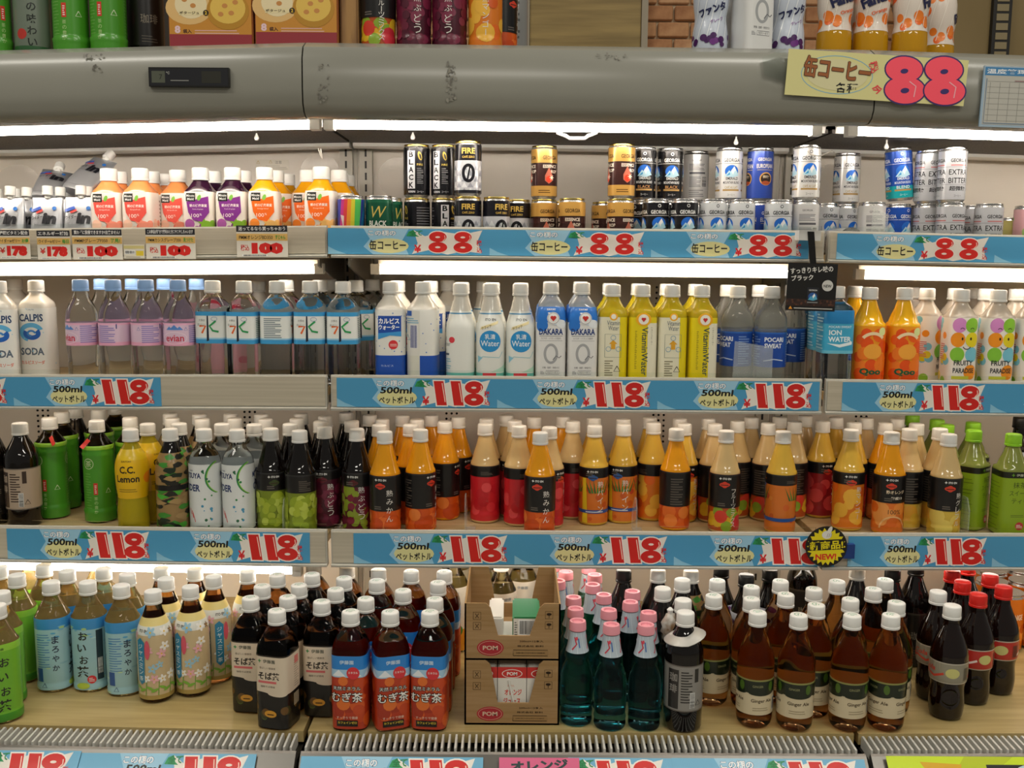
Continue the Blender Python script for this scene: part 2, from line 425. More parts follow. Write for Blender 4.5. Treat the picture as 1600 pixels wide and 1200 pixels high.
x0, _ = at(828, 30, 2.76); x1, _ = at(1002, 30, 2.76)
pn = empty('wood_panel', ((x0 + x1) / 2, 2.77, ZC + .45), label='plain wooden panel in pale edging on the brick wall above the case', category='panel')
mb = MB().box(x0, x1, 2.765, 2.785, ZC + .45, ZC + 1.1); part(pn, 'board', mb, noisy('panel_wood', '8a7340', 'a88e54', (4, 40, 60), .5, 5))
for e0, e1 in ((x0 - .018, x0 - .001), (x1 + .001, x1 + .018)):
    part(pn, 'edge_strip', MB().box(e0, e1, 2.758, 2.785, ZC + .45, ZC + 1.1), mat('edging', 'a59a86', .5))
x0, _ = at(1482, 30, 2.5)
put('wall_right', MB().box(x0, 2.6, 2.5, 2.78, 0, 3.2).mesh('wall_right', noisy('pillar_board', '776338', '86724a', (4, 4, 2), .6)), kind='structure')
x0, _ = at(1553, 30, 2.48); x1, _ = at(1582, 30, 2.48)
t = put('trim_1', MB().box(x0, x1, 2.485, 2.4995, ZC + .3, ZC + 1.1).mesh('trim_1', mat('slotted_strip', '1d1a16', .5)), kind='structure')
mb = MB()
for k in range(30): mb.box(x0 + .008, x1 - .008, 2.4835, 2.485, ZC + .32 + k * .022, ZC + .336 + k * .022)
put('slots', mb.mesh('slots', mat('slot_tan', '8a7c5c', .6)), t, kind='stuff')
put('floor', MB().box(-6, 6, -5, 4, -.1, 0).mesh('floor', noisy('vinyl_floor', '9a9488', 'a8a296', (2, 2, 2), .35)), kind='structure')
put('wall_left', MB().box(-3.2, -.60, 2.62, 2.79, 0, 3.2).mesh('wall_left', noisy('dark_board', '2c241b', '3a3024', (3, 3, 3), .7)), kind='structure')

# ------------------------------------------------------------------ price cards in the shelf rails
def digit8(a, x, y, h, c, grow=0, wide=.40):
    w = h * wide; a_, b_ = h * .25, h * .255
    a.ell(x, y + a_, w * .93 + grow, b_ + grow, c); a.ell(x, y - a_, w + grow, b_ + grow, c)
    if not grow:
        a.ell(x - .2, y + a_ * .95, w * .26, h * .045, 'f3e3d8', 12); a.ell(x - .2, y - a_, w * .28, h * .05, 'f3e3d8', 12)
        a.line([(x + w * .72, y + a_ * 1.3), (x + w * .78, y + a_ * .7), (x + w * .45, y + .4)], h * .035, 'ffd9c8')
def digit1(a, x, y, h, c, grow=0):
    w = h * .20; s_ = h * .07
    a.poly([(x - w - s_ - grow, y + h / 2 + grow), (x + w - s_ + grow, y + h / 2 + grow), (x + w + s_ + grow, y - h / 2 - grow), (x - w + s_ - grow, y - h / 2 - grow)], c)
    if not grow: a.line([(x + w * .72 - s_, y + h * .42), (x + w * .72 + s_ * .8, y - h * .36)], h * .035, 'ffd9c8')
def price(a, num, x, y, h, step):
    col = 'd2221c'
    fx = [x + i * step for i in range(len(num))]
    for g, c in ((h * .05, 'f6efe6'), (0, col)):
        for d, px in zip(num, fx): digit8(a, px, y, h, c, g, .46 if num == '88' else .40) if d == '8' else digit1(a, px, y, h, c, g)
def unit(a, x0, w, h, num):
    X = lambda f: x0 + f * w
    lb = '9ccbe4'
    a.poly([(X(.0), -h * .5), (X(.0), -h * .2), (X(.05), -h * .36), (X(.12), -h * .5)], '8cc3de')
    a.poly([(X(.22), h * .5), (X(.26), h * .1), (X(.22), -h * .2), (X(.28), -h * .5), (X(.5), -h * .5), (X(.46), h * .05), (X(.5), h * .5)], lb)
    a.text('この棚の', X(.335), h * .33, h * .235, '2f5688', w * .175, .055)
    a.text('この棚の', X(.335), h * .33, h * .215, 'ffffff', w * .17, .022)
    a.ell(X(.375), -h * .16, w * .125, h * .29, 'e4dfa0')
    if num == '88': a.text('缶コーヒー', X(.37), -h * .13, h * .38, '1c1c1c', w * .225, .022)
    else:
        a.text('500ml', X(.37), h * .09, h * .23, '141414', w * .195, .03, shear=.12); a.text('ペットボトル', X(.375), -h * .25, h * .25, '141414', w * .225, .025)
    a.poly([(X(.53), h * .46), (X(.60), h * .22), (X(.71), h * .40), (X(.83), h * .30), (X(.955), h * .47), (X(.925), h * .05), (X(.95), -h * .42), (X(.84), -h * .34), (X(.74), -h * .48), (X(.62), -h * .32), (X(.52), -h * .47), (X(.555), -h * .05)], 'efe9df')
    a.poly([(X(.485), h * .22), (X(.5), h * .40), (X(.53), h * .46), (X(.545), h * .28), (X(.565), h * .2)], '2e9a5c'); a.text('て', X(.565), h * .34, h * .2, '2f8a54', w * .04, .03)
    a.text('全', X(.525), h * .34, h * .22, '1d7a45', w * .045, .03)
    a.text('¥', X(.555), -h * .26, h * .30, 'd8232a', w * .045, .03)
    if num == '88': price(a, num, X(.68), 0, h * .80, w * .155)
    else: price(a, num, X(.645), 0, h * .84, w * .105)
    a.text('税', X(.935), -h * .02, h * .22, 'd8232a', w * .034, .02); a.text('込', X(.937), -h * .29, h * .2, 'd8232a', w * .034, .02)
ORD = ('first', 'second', 'third', 'fourth', 'fifth', 'sixth', 'seventh', 'eighth', 'ninth', 'tenth', 'eleventh', 'twelfth', 'thirteenth', 'fourteenth', 'fifteenth')
def card(lev, pxa, pxb, num, label, f0=0, f1=1, bend=None):
    D = FRONT[lev]; zt, zb = RAILS[lev]; h = (zt - zb - .012)
    zc = ZC + (zt + zb) / 2 + .001
    xa, _ = at(pxa, 600, D); xb, _ = at(pxb, 600, D)
    uw = (xb - xa) * 1000; a = Art(); w = uw * (f1 - f0); hh = h * 1000
    a.rect(-w / 2, -hh / 2, w / 2, hh / 2, '4d9cc8')
    b = Art(); unit(b, 0, uw, hh, num)
    off = -w / 2 - f0 * uw
    for vs, fs, c, bb, L in b.it:
        if f0 * uw <= bb[0] + 1.5 and bb[2] - 1.5 <= f1 * uw: a._p([(max(-w / 2, min(w / 2, x + off)), y) for x, y in vs], fs, c)
    mb = MB().box(-w / 2000, w / 2000, 0, .0008, -hh / 2000, hh / 2000, C('4d9cc8')); flat_art(a, mb)
    xm = xa + (xb - xa) * (f0 + f1) / 2; s0 = sag(xm - .1, zc); s1 = sag(xm + .1, zc)
    return put('price_card', mb.mesh('price_card', PAPER), None, (xm, D + .0002, zc + sag(xm, zc)), (0, -math.atan2(s1 - s0, .2), 0), label=label, category='price card', group='blue shelf price cards')
for i, (p, q) in enumerate(((516, 764), (764, 1012), (1012, 1254))): card('one', p, q, '88', 'blue shelf card reading 88 yen for canned coffee, %s from left in middle rail' % ORD[i])
card('one', 1297, 1540, '88', 'blue shelf card reading 88 yen for canned coffee, right rail below tilted can'); card('one', 1540, 1783, '88', 'blue 88 yen canned coffee card cut off by the right edge', 0, .5)
card('two', -208, 20, '118', 'blue 118 yen card end at the far left of second rail', .45, 1)
card('two', 20, 251, '118', 'blue 118 yen bottle card below the pink-labelled water bottles')
for i, (p, q) in enumerate(((526, 777), (777, 1028), (1028, 1281))): card('two', p, q, '118', 'blue 118 yen bottle card, %s from left in middle second rail' % ORD[i])
card('two', 1317, 1550, '118', 'blue 118 yen bottle card below the orange drink bottles'); card('two', 1550, 1783, '118', 'blue 118 yen card cut by right edge, second rail', 0, .5)
card('three', -4, 234, '118', 'blue 118 yen bottle card, first in left third rail below green bottles'); card('three', 234, 479, '118', 'blue 118 yen bottle card below the white cider bottles')
for i, (p, q) in enumerate(((549, 806), (806, 1061), (1061, 1318))): card('three', p, q, '118', 'blue 118 yen bottle card, %s from left in middle third rail' % ORD[i])
card('three', 1339, 1570, '118', 'blue 118 yen bottle card, right third rail below orange juices'); card('three', 1570, 1800, '118', 'blue 118 yen card cut by right edge, third rail', 0, .5)
# tilted cards on the front rail below the grille
def low_card(pxa, pxb, label, f0=0, f1=1):
    D = 1.55; xa, _ = at(pxa, 1185, D); xb, _ = at(pxb, 1185, D); uw = (xb - xa) * 1000; hh = 62; w = uw * (f1 - f0)
    a = Art(); a.rect(-w / 2, -hh / 2, w / 2, hh / 2, '6fb0d2'); b = Art(); unit(b, 0, uw, hh, '118'); off = -w / 2 - f0 * uw
    for vs, fs, c, bb, L in b.it:
        if f0 * uw <= bb[0] + 1.5 and bb[2] - 1.5 <= f1 * uw: a._p([(x + off, y) for x, y in vs], fs, c)
    mb = MB().box(-w / 2000, w / 2000, 0, .0008, -hh / 2000, hh / 2000, C('6fb0d2')); flat_art(a, mb)
    xm = xa + (xb - xa) * (f0 + f1) / 2
    return put('price_card', mb.mesh('price_card', PAPER), None, (xm, 1.5325, ZC - .8525 + sag(xm, ZC - .85)), (R_(-47), 0, 0), label=label, category='price card', group='blue cards on the bottom rail')
low_card(-140, 126, 'faded blue 118 yen card at left end of the bottom rail', .45, 1); low_card(126, 400, 'blue 118 yen card, second on the bottom left rail')
low_card(470, 755, 'blue 118 yen card on bottom rail below the barley tea'); low_card(755, 1050, 'blue 118 yen card on bottom rail partly under the magenta card', .45, 1)
low_card(1050, 1352, 'blue 118 yen card on bottom rail below the ginger ale')
# ------------------------------------------------------------------ bottles and cans: kinds
CAPW = mat('cap_white', 'e6e6e2', .4)
CAPS = {'w': CAPW, 'b': mat('cap_pale_blue', '8fb4e6', .4), 'p': mat('cap_pink', 'e79aa6', .4), 'r': mat('cap_red', 'd3261f', .35), 'g': mat('cap_lime', '8fcf2e', .35), 'k': mat('cap_black', '1a1a1a', .35),
        'gw': mat('cap_white', 'e6e6e2', .4)}
def cap_mesh(r, h, key):
    mb = MB(); seg = 48; prof = [(0, r * 1.03), (.0035, r * 1.04), (.0042, r * .985), (.0055, r * .99), (h - .0025, r * .975), (h - .0006, r * .93), (h, r * .86)]
    mb.rev(prof, seg)
    for i, (z, _) in enumerate(prof):
        if 3 <= i <= 4:
            for k in range(0, seg, 2):
                x, y, q = mb.v[i * seg + k]; mb.v[i * seg + k] = (x * 1.025, y * 1.025, q)
    if key == 'gw':
        a = Art(); a.ring(0, 0, r * 520, 1.2, '3f9a6a', 20, 200, 8); a.line([(-4, -2), (0, 2), (4, 1)], 1.4, '3f9a6a'); a.line([(-2, -5), (3, -3)], 1.2, '3f9a6a')
        return mb, a.bake(lambda x, y, L: (x / 1000, y / 1000, h + .0002))
    return mb, None
KINDS = {}
def surf_fn(prof, off=0):
    zs = [p[0] for p in prof]
    def at_z(z):
        if z <= zs[0]: return prof[0][1], prof[0][2]
        for p, q in zip(prof, prof[1:]):
            if p[0] <= z <= q[0]:
                t = (z - p[0]) / max(q[0] - p[0], 1e-6); return p[1] + (q[1] - p[1]) * t, p[2] + (q[2] - p[2]) * t
        return prof[-1][1], prof[-1][2]
    def rt(t, z):
        r, n = at_z(z); c, s_ = math.cos(t), math.sin(t)
        return r / (abs(c) ** n + abs(s_) ** n) ** (1 / n)
    return at_z, rt
def smooth_prof(pr, cap_z):
    pr = [(p[0], p[1], p[2] if len(p) > 2 else 2) for p in pr]
    out = []
    for i in range(len(pr) - 1):                               # Catmull-Rom where the profile bends softly
        p0, p1, p2, p3 = pr[max(i - 1, 0)], pr[i], pr[i + 1], pr[min(i + 2, len(pr) - 1)]
        out.append(p1)
        if p2[0] - p1[0] > 9:
            for t in (.33, .67):
                f = lambda a: .5 * (2 * p1[a] + (p2[a] - p0[a]) * t + (2 * p0[a] - 5 * p1[a] + 4 * p2[a] - p3[a]) * t * t + (3 * p1[a] - p0[a] - 3 * p2[a] + p3[a]) * t ** 3)
                z = p1[0] + (p2[0] - p1[0]) * t
                r = f(1); lo, hi = min(p1[1], p2[1]) - 1.2, max(p1[1], p2[1]) + 1.2
                out.append((z, max(lo, min(hi, r)), p1[2] + (p2[2] - p1[2]) * t))
    out.append(pr[-1]); return out
def kind(key, name, desc, cat, H, prof, liquid, label=None, art=None, cap='w', capr=15.2, caph=23, film=None, extra=None, plural=None):
    """prof in mm (z, r, squareness); label (z0, z1) is the printed sleeve, drawn by art(a, u) on a band that wraps the body."""
    KINDS[key] = dict(name=name, desc=desc, cat=cat, H=H / 1000, prof=prof, liquid=liquid, label=label, art=art, cap=cap, capr=capr, caph=caph, film=film or FILM, extra=extra, plural=plural, built=None)
def build_kind(k):
    K = KINDS[k]
    if K['built']: return K['built']
    parts = []; pr = smooth_prof(K['prof'], 0)
    pm = [(z / 1000, r / 1000, n) for z, r, n in pr]
    mb = MB().rev(pm, 32); parts.append(('body', mb.mesh('body', K['liquid'], True, 50)))
    K['rad'] = max(r for z, r, n in pm); K['sq'] = max(n for z, r, n in pm)
    if K['label']:
        z0, z1 = K['label']; at_z, rt = surf_fn(pr)
        rm = max(at_z(z)[0] for z in (z0, (z0 + z1) / 2, z1)); zm = (z0 + z1) / 2
        N = 360; acc = [0.0]; pts = [(rt(math.pi * i / N, zm) * math.sin(math.pi * i / N), -rt(math.pi * i / N, zm) * math.cos(math.pi * i / N)) for i in range(N + 1)]
        for p, q in zip(pts, pts[1:]): acc.append(acc[-1] + math.hypot(p[0] - q[0], p[1] - q[1]))
        half = acc[-1]
        def th(u):
            s_ = min(abs(u), half); lo = 0
            i = min(range(0, N + 1, 12), key=lambda j: abs(acc[j] - s_)); i = max(0, i - 12)
            while i < N and acc[i + 1] < s_: i += 1
            f = (s_ - acc[i]) / max(acc[min(i + 1, N)] - acc[i], 1e-9) if i < N else 0
            return math.copysign(math.pi * min(i + f, N) / N, u)
        def fn(u, v, L):
            t = th(u); r = rt(t, v) + .25 + .13 * L
            return (r * math.sin(t) / 1000, -r * math.cos(t) / 1000, v / 1000)
        a = Art(); K['art'](a, half, z0, z1)
        a.it = [(vs, fs, c, bb, L) if bb[0] >= -half - .01 and bb[2] <= half + .01 else ([(max(-half, min(half, x)), y) for x, y in vs], fs, c, (max(bb[0], -half), bb[1], min(bb[2], half), bb[3]), L) for vs, fs, c, bb, L in a.it]
        kn = [p[0] for p in pr]
        straight = len({round(at_z(z)[0], 1) for z in [z0, z1] + [z for z in kn if z0 < z < z1]}) == 1
        parts.append(('label', a.bake(fn, 4.2, None if straight else kn).mesh('label', K['film'], True, 60)))
    if K['cap']:
        cz = K['H'] - K['caph'] / 1000
        mb, deco = cap_mesh(K['capr'] / 1000, K['caph'] / 1000, K['cap']); mb.shift(dz=cz)
        parts.append(('cap', mb.mesh('cap', CAPS[K['cap']], True, 40)))
        if deco: deco.shift(dz=cz); parts.append(('cap_print', deco.mesh('cap_print', mat('cap_ink', '4a9a70', .5))))
    if K['extra']: parts += K['extra'](K)
    K['built'] = parts
    return parts
# liquids
CLEARW = mat('clear_water_bottle', 'f2f6f8', .02, trans=1, ior=1.28)
def liq(n, rgb, rough=.12): return mat(n, rgb, rough, coat=.3, spec=.5)
def tint(n, rgb, ior=1.3): return mat(n, rgb, .03, trans=1, ior=ior)
TEA = mat('green_tea', 'c4a868', .04, trans=.8, ior=1.22); BROWN = tint('brown_tea', 'b07a48', 1.25); GALE = tint('ginger_ale', 'd6a472', 1.22); DARK = liq('dark_drink', '0b0605', .06); MILKY = liq('milky_drink', 'dcd8ce', .15)
# profiles
def p_round(H, R, sh, nk=12.6, wa=None, n=2):                    # sh: height where the shoulder starts
    t = H - 25
    return [(0, R * .8, n), (2, R * .93, n), (6, R, n), (sh, R, n), (sh + (t - sh) * .28, R * .93, (n + 2) / 2), (sh + (t - sh) * .62, R * .68, 2), (t - 3, nk + 1.5, 2), (t, nk, 2), (H - 4, nk, 2)]
def p_cone(H, R, sh, nk=12.6, n=2, foot=None):
    t = H - 25; p = [(0, R * .86, n), (2, R * .97, n), (5, R, n)]
    if foot: p += [(foot - 3, R, n), (foot, R * .965, n), (foot + 4, R * .97, n), (foot + 8, R * .985, n)]
    return p + [(sh - 2, R, n), (sh + 3, R * .97, n), (sh + 6, R * .9, 2), (t - 3, nk + 1.2, 2), (t, nk, 2), (H - 4, nk, 2)]
def p_sq(H, R, sh, nk=12.6, n=5.5):
    t = H - 25
    return [(0, R * .88, n), (3, R, n), (sh, R, n), (sh + (t - sh) * .4, R * .86, n * .75), (t - 6, R * .56, 3), (t - 2, nk + 1, 2), (t, nk, 2), (H - 4, nk, 2)]
# ---- art pieces
def wrap(a, half, z0, z1, c): a.rect(-half, z0, half, z1, c)
def blobs(a, x0, x1, z0, z1, n, cols, r0, r1, seed=1):
    r = random.Random(seed)
    for _ in range(n):
        q = r.uniform(r0, r1); a.ell(r.uniform(x0, x1), r.uniform(z0 + q, max(z0 + q, z1 - q)), q, q, r.choice(cols), 12)
def back_side(a, half, z0, z1, ink, bg=None):                    # fine print, bars and a recycling mark on the reverse
    x = half - 26
    a.fine(x - 20, z0 + (z1 - z0) * .45, x + 2, z1 - 5, 8, ink); a.bars(x - 16, z0 + 5, x - 4, z0 + (z1 - z0) * .36, up=True); a.tri(x + 8, z0 + 14, 5, ink)
def art_morning(fc, tc, f2):
    def f(a, half, z0, z1):
        wrap(a, half, z0, z1, 'f0e6dc'); blobs(a, -half, half, z0 + 26, z0 + 62, 30, f2, 6, 11, 3); a.rect(-half, z0, half, z0 + 32, f2[0])
        a.poly([(-20, z1 - 20), (21, z1 - 9), (22, z1 - 40), (8, z1 - 58), (-8, z1 - 55), (-17, z1 - 40)], fc)
        a.rect(-21, z1 - 19, -3, z1 - 3, '1c2019'); a.text('Minute', -12, z1 - 8, 4.5, 'f4f4f0', 15, .02); a.text('Maid', -12, z1 - 14.5, 4.5, 'f4f4f0', 12, .02)
        a.ell(4, z1 - 12, 3.4, 6, '7ab648', 12, -20); a.text('朝の健康果実', 2, z1 - 27, 6, 'fff6ee', 32, .015); a.text(tc, 1, z1 - 34, 3, 'fff6ee', 20); a.text('100', -4, z1 - 46, 7, 'fff6ee', 14, .0); a.text('%', 6, z1 - 44, 4, 'fff6ee', 4)
        a.fine(half - 40, z0 + 12, half - 6, z1 - 10, 12, 'a08070'); a.fine(-half + 6, z0 + 12, -half + 34, z1 - 10, 12, 'a08070')
    return f
PM = [(0, 26, 4.5), (4, 29.5, 5), (106, 29.5, 5), (115, 27.5, 4.2), (124, 21, 3), (133, 15.5, 2.2), (136, 14, 2), (156, 13, 2)]
for k, lq, fc, tc, f2, d in (('mm_grape', 'e08a50', 'e2564a', 'Grapefruit', ('e8705c', 'f0937c', 'f6c9b0'), 'square juice bottle with coral grapefruit label'), ('mm_cassis', '2a0f24', '7b2f86', 'Cassis & grape', ('8f3a86', '7fae2e', 'a2549a'), 'square dark juice bottle with purple grape label'), ('mm_orange', 'dd9a14', 'ee6a1a', 'Orange blend', ('f0a040', 'f4c070', 'ee8a30'), 'square juice bottle with bright orange label')):
    kind(k, 'juice_bottle', d, 'bottle', 160, PM, liq('juice_' + k, lq), (3, 113), art_morning(fc, tc, f2), capr=16.2, caph=24)
# ---- cans
def can_extra(tab=False):
    def f(K):
        H, R = K['H'], K['rad']
        lid = MB().rev([(H - .004, R * .86), (H - .003, R * .90), (H, R * .905), (H + .0002, R * .93), (H - .0012, R * .945), (H - .004, R * .93)], 32)
        out = [('lid', lid.mesh('lid', K.get('lidmat') or mat('tin_rim', 'c9b98c', .25, 1), True, 40))]
        if tab:
            out.append(('pull_tab', MB().rev([(0, .009), (.0012, .009)], 14).shift(0, .004, H - .0042).mesh('pull_tab', CHROME)))
        return out
    return f
PCAN = [(0, 22.5), (2, 23.6), (5, 26.2), (97, 26.2), (101, 24.2), (104, 24)]
SILVER = mat('can_silver', 'c4c4c4', .25, .8)
def can(key, desc, art, lid=None, H=104, R=26.2, tab=False):
    pr = [(z * H / 104, r * R / 26.2, 2) for z, r in PCAN]
    kind(key, 'drink_can', desc, 'can', H, pr, SILVER, (5 * H / 104, 97 * H / 104), art, cap=None, film=TINPRINT, extra=can_extra(tab)); KINDS[key]['lidmat'] = mat('rim_silver', 'c8c8c8', .22, 1) if lid is None else lid
GOLDRIM = mat('rim_gold', 'c8b060', .25, 1)
def mount(a, x, z, s, c1='2f7fd0', c2='bfe6f6', c3='ffffff'):
    a.ell(x, z, s * 1.05, s * .95, c1, 20); a.poly([(x - s * 1.1, z - s * .75), (x - s * .4, z + s * .15), (x - s * .2, z - s * .05), (x + s * .35, z + s * .75), (x + s * .75, z + s * .1), (x + s * 1.15, z - s * .6), (x + s * .2, z - s * .95)], c2)
    a.poly([(x - s * .1, z + s * .1), (x + s * .35, z + s * .75), (x + s * .6, z + s * .2), (x + s * .3, z - s * .1), (x + s * .2, z - s * .5)], c3); a.poly([(x - s * .8, z - s * .7), (x - s * .3, z - s * .1), (x - s * .25, z - s * .5)], '3f9fd8')
def can_black(a, half, z0, z1):
    wrap(a, half, z0, z1, '15151a'); a.rect(-17, z0 + 12, -1, z1 - 6, 'dcdce2')
    for i, ch in enumerate('BLACK'): a.text(ch, -9, z1 - 13 - i * 15, 11, '121216', 10, .03)
    a.ell(9, z1 - 16, 4, 9, 'b39a3c', 12, 15); a.ell(10, z1 - 17, 1.8, 6, '15151a', 10, 15); a.text('FIRE', 9, z1 - 33, 4, 'c8ae50', 12, .02); a.fine(3, z0 + 22, 16, z1 - 38, 9, '77777a'); a.text('KIRIN', -8, z0 + 6, 4, 'e8e8ea', 14, .02); a.text('コーヒー', 10, z0 + 6, 4, 'e8e8ea', 14)
    a.fine(-half, z0 + 10, -34, z1 - 8, 14, '66666a'); a.fine(34, z0 + 10, half, z1 - 8, 14, '66666a')
def can_fire(a, half, z0, z1):
    wrap(a, half, z0, z1, 'c9cbd2'); a.rect(-half, z1 - 30, half, z1, '14141c'); n = 9; st = 2 * half / 14
    for i in range(14):
        for j in range(6):
            x = -half + i * st; z = z0 + j * 11
            if z + 11 <= z1 - 30: a.poly([(x, z), (x + st, z), (x + st / 2, z + 10)], 'eef0f4' if (i + j) % 2 else '9a9ca6')
    for u in (2, half * .66, -half * .66):
        if True: a.text('FIRE', u, z1 - 12, 11, 'cfae52', 26, .03); a.text('CAFÉ ZERO', u, z1 - 23, 5, 'cfae52', 24, .015)
        a.ring(u, z0 + 38, 13, 6, '1a1a20', 0, 360, 20, 18); a.poly([(u - 4, z0 + 22), (u - 1, z0 + 22), (u + 5, z0 + 54), (u + 2, z0 + 54)], '1a1a20')
    a.rect(-half, z0, half, z0 + 6, '1a1a22')
def can_boss(a, half, z0, z1):
    wrap(a, half, z0, z1, '3b3c9c')
    for i, c in enumerate(('c83a8c', 'e0484a', 'ee9a34', 'd9d23c', '4cae54', '2a7fb8', '2f2f7c')):
        a.poly([(-30 + i * 8, z0), (-22 + i * 8, z0), (-8 + i * 7, z1), (-22 + i * 7, z1)] if i < 5 else [(-30 + i * 8, z0), (-18 + i * 8, z0), (6 + i * 6, z1), (-8 + i * 7, z1)], c)
    a.poly([(-24, z0 + 62), (-16, z0 + 60), (-17, z0 + 34)], 'f0e6e0'); a.text('BOSS', 10, z0 + 34, 13, 'f6f4ee', 34, .03); a.text('COFFEE', 10, z0 + 18, 6, 'f6f4ee', 24, .02)
def can_wblack(a, half, z0, z1):
    wrap(a, half, z0, z1, '0f4a34'); a.rect(-half, z1 - 6, half, z1, '1a5a40'); a.text('W', 0, z1 - 24, 22, 'c9b25a', 30, -.005, shear=.25); a.text('BLACK', 0, z1 - 46, 11, 'f2f2ee', 36, .03); a.text('無糖/ブラック', 0, z1 - 60, 5, 'e0e0d8', 30); a.fine(-16, z0 + 8, 16, z0 + 24, 4, '7fa890')
def can_ess(a, half, z0, z1):
    wrap(a, half, z0, z1, '3a1d1a'); a.rect(-half, z1 - 27, half, z1, 'c79a4c'); a.rect(-half, z0, half, z0 + 20, 'c79a4c'); a.rect(-half, z1 - 28.5, half, z1 - 27, '1d1010')
    for u in (-34, 12):
        a.text('GEORGIA', u, z1 - 17, 7.5, '3a2412', 31, .02); a.text('ESSENCE', u, z1 - 34, 6.5, 'f4ead8', 30, .03); a.text('DROP', u + 6, z1 - 44, 6.5, 'f4ead8', 20, .03)
        a.poly([(u - 3, z0 + 56), (u + 5, z0 + 40), (u + 5, z0 + 30), (u - 3, z0 + 24), (u - 11, z0 + 30), (u - 11, z0 + 40)], 'c8705a'); a.ell(u - 3, z0 + 33, 6, 6.5, 'e8452a', 14); a.star(u + 3, z0 + 36, 2, 6, 6, 'fff0d8')
    a.fine(-12, z0 + 6, 12, z0 + 14, 2, '6a4a20')
def can_emb(bg, ink, sub, subc, low=None, m1='2368c8'):
    def f(a, half, z0, z1):
        wrap(a, half, z0, z1, bg)
        if low: a.rect(-half, z0, half, z0 + 24, low)
        for u in (-41, 0, 41):
            a.ring(u, z1 - 6, 3.2, 1, ink, n=10); a.text('GEORGIA', u, z1 - 18, 7.5, ink, 33, .025); a.rect(u - 20, z1 - 25, u + 20, z1 - 24.2, ink)
            mount(a, u, z1 - 40, 13, m1); a.text('EMERALD', u + 1, z0 + 38, 5.5, ink, 24, .02); a.text('MOUNTAIN BLEND', u, z0 + 30, 5, ink, 33, .02)
            if sub: a.text(sub, u, z0 + 21, 6, subc, 26, .015); a.rect(u - 17, z0 + 13.5, u + 17, z0 + 17, 'b8955a'); a.text('コーヒー', u, z0 + 6, 4, ink, 15)
    return f
def can_back(a, half, z0, z1):
    wrap(a, half, z0, z1, 'd5d5d4'); a.text('GEORGIA', -3, z1 - 12, 4, '55555a', 20, .01); a.fine(-19, z1 - 32, 14, z1 - 18, 5, '77777c'); a.rect(-18, z1 - 40, 16, z1 - 36, '606066'); a.fine(-18, z0 + 26, 6, z1 - 44, 8, '88888c'); a.bars(8, z0 + 26, 20, z0 + 48, up=True); a.fine(-18, z0 + 6, 14, z0 + 22, 4, '909094')
    for u in (52,): mount(a, u, z1 - 40, 13)
def can_euro(a, half, z0, z1):
    wrap(a, half, z0, z1, '2c48a0')
    for u in (-38, 4, 46):
        a.text('GEORGIA', u, z1 - 16, 6.5, 'e6e2d2', 30, .02); a.text('EUROPEAN', u, z1 - 29, 8.5, 'efe9d6', 34, .02); a.rect(u - 16, z1 - 37, u + 16, z1 - 36, 'c9b88a'); a.ell(u + 2, z0 + 38, 13, 13, 'd9a45c', 20); a.ell(u + 2, z0 + 38, 10.5, 10.5, '33241c', 20); a.text('微糖', u + 2, z0 + 42, 6, 'e8d8b8', 14, .02); a.ell(u + 2, z0 + 30, 9, 4, 'a8502c', 12)
def can_bitter(a, half, z0, z1):
    wrap(a, half, z0, z1, 'b9bbc0')
    for u in (-40, 2, 44):
        a.text('GEORGIA', u, z1 - 18, 7, '2c2c30', 32, .02); a.fine(u - 15, z1 - 28, u + 15, z1 - 25, 1, 'b86a6a', 2); a.rect(u - 21, z1 - 31, u + 21, z1 - 30, '8c8e94'); a.text('EXTRA', u, z1 - 40, 10, '202024', 36, .005); a.text('BITTER', u, z0 + 36, 10, '202024', 36, .005); a.rect(u - 21, z0 + 28, u + 21, z0 + 28.8, '8c8e94'); a.text('超微糖', u, z0 + 21, 9, '202024', 32, .015); a.text('コーヒー', u, z0 + 7, 4, '2c2c30', 14)
can('can_black', 'tall black coffee can with white panel reading BLACK', can_black, GOLDRIM); can('can_fire', 'silver faceted coffee can with black FIRE band', can_fire, GOLDRIM); can('can_boss', 'rainbow striped coffee can with white lettering', can_boss)
can('can_wblack', 'dark green coffee can with gold letter', can_wblack); can('can_ess', 'gold and brown coffee can with red droplet', can_ess, GOLDRIM); can('can_embblack', 'black coffee can with blue mountain picture', can_emb('17171b', 'eeeeea', 'BLACK', 'c9935a'))
can('can_emb', 'light grey coffee can with blue mountain picture', can_emb('cfd3d6', '20242c', None, None)); can('can_aulait', 'white coffee can with blue mountain and gold line', can_emb('e4e4e2', '34363c', 'CAFÉ AU LAIT', 'b8a070')); can('can_embblue', 'blue and teal coffee can with mountain picture', can_emb('1c4aa8', 'e8eef4', 'BLEND', 'e8eef4', '18a0a8'))
can('can_back', 'pale grey coffee can showing its fine print side', can_back); can('can_euro', 'royal blue coffee can with round gold emblem', can_euro); can('can_bitter', 'silver coffee can lettered EXTRA BITTER', can_bitter)
def can_small(bg, cols):
    def f(a, half, z0, z1): wrap(a, half, z0, z1, bg); blobs(a, -half, half, z0 + 4, z1 - 4, 30, cols, 4, 9, 6)
    return f
can('can_yellow', 'small yellow and green fruit can', can_small('c9c27a', ('d8c84a', '8fb05a', 'e8dca0')), H=82); can('can_pink', 'small pink fruit patterned can', can_small('d8a8b0', ('e27a9a', 'f0e0c0', '9cc070')), H=104)
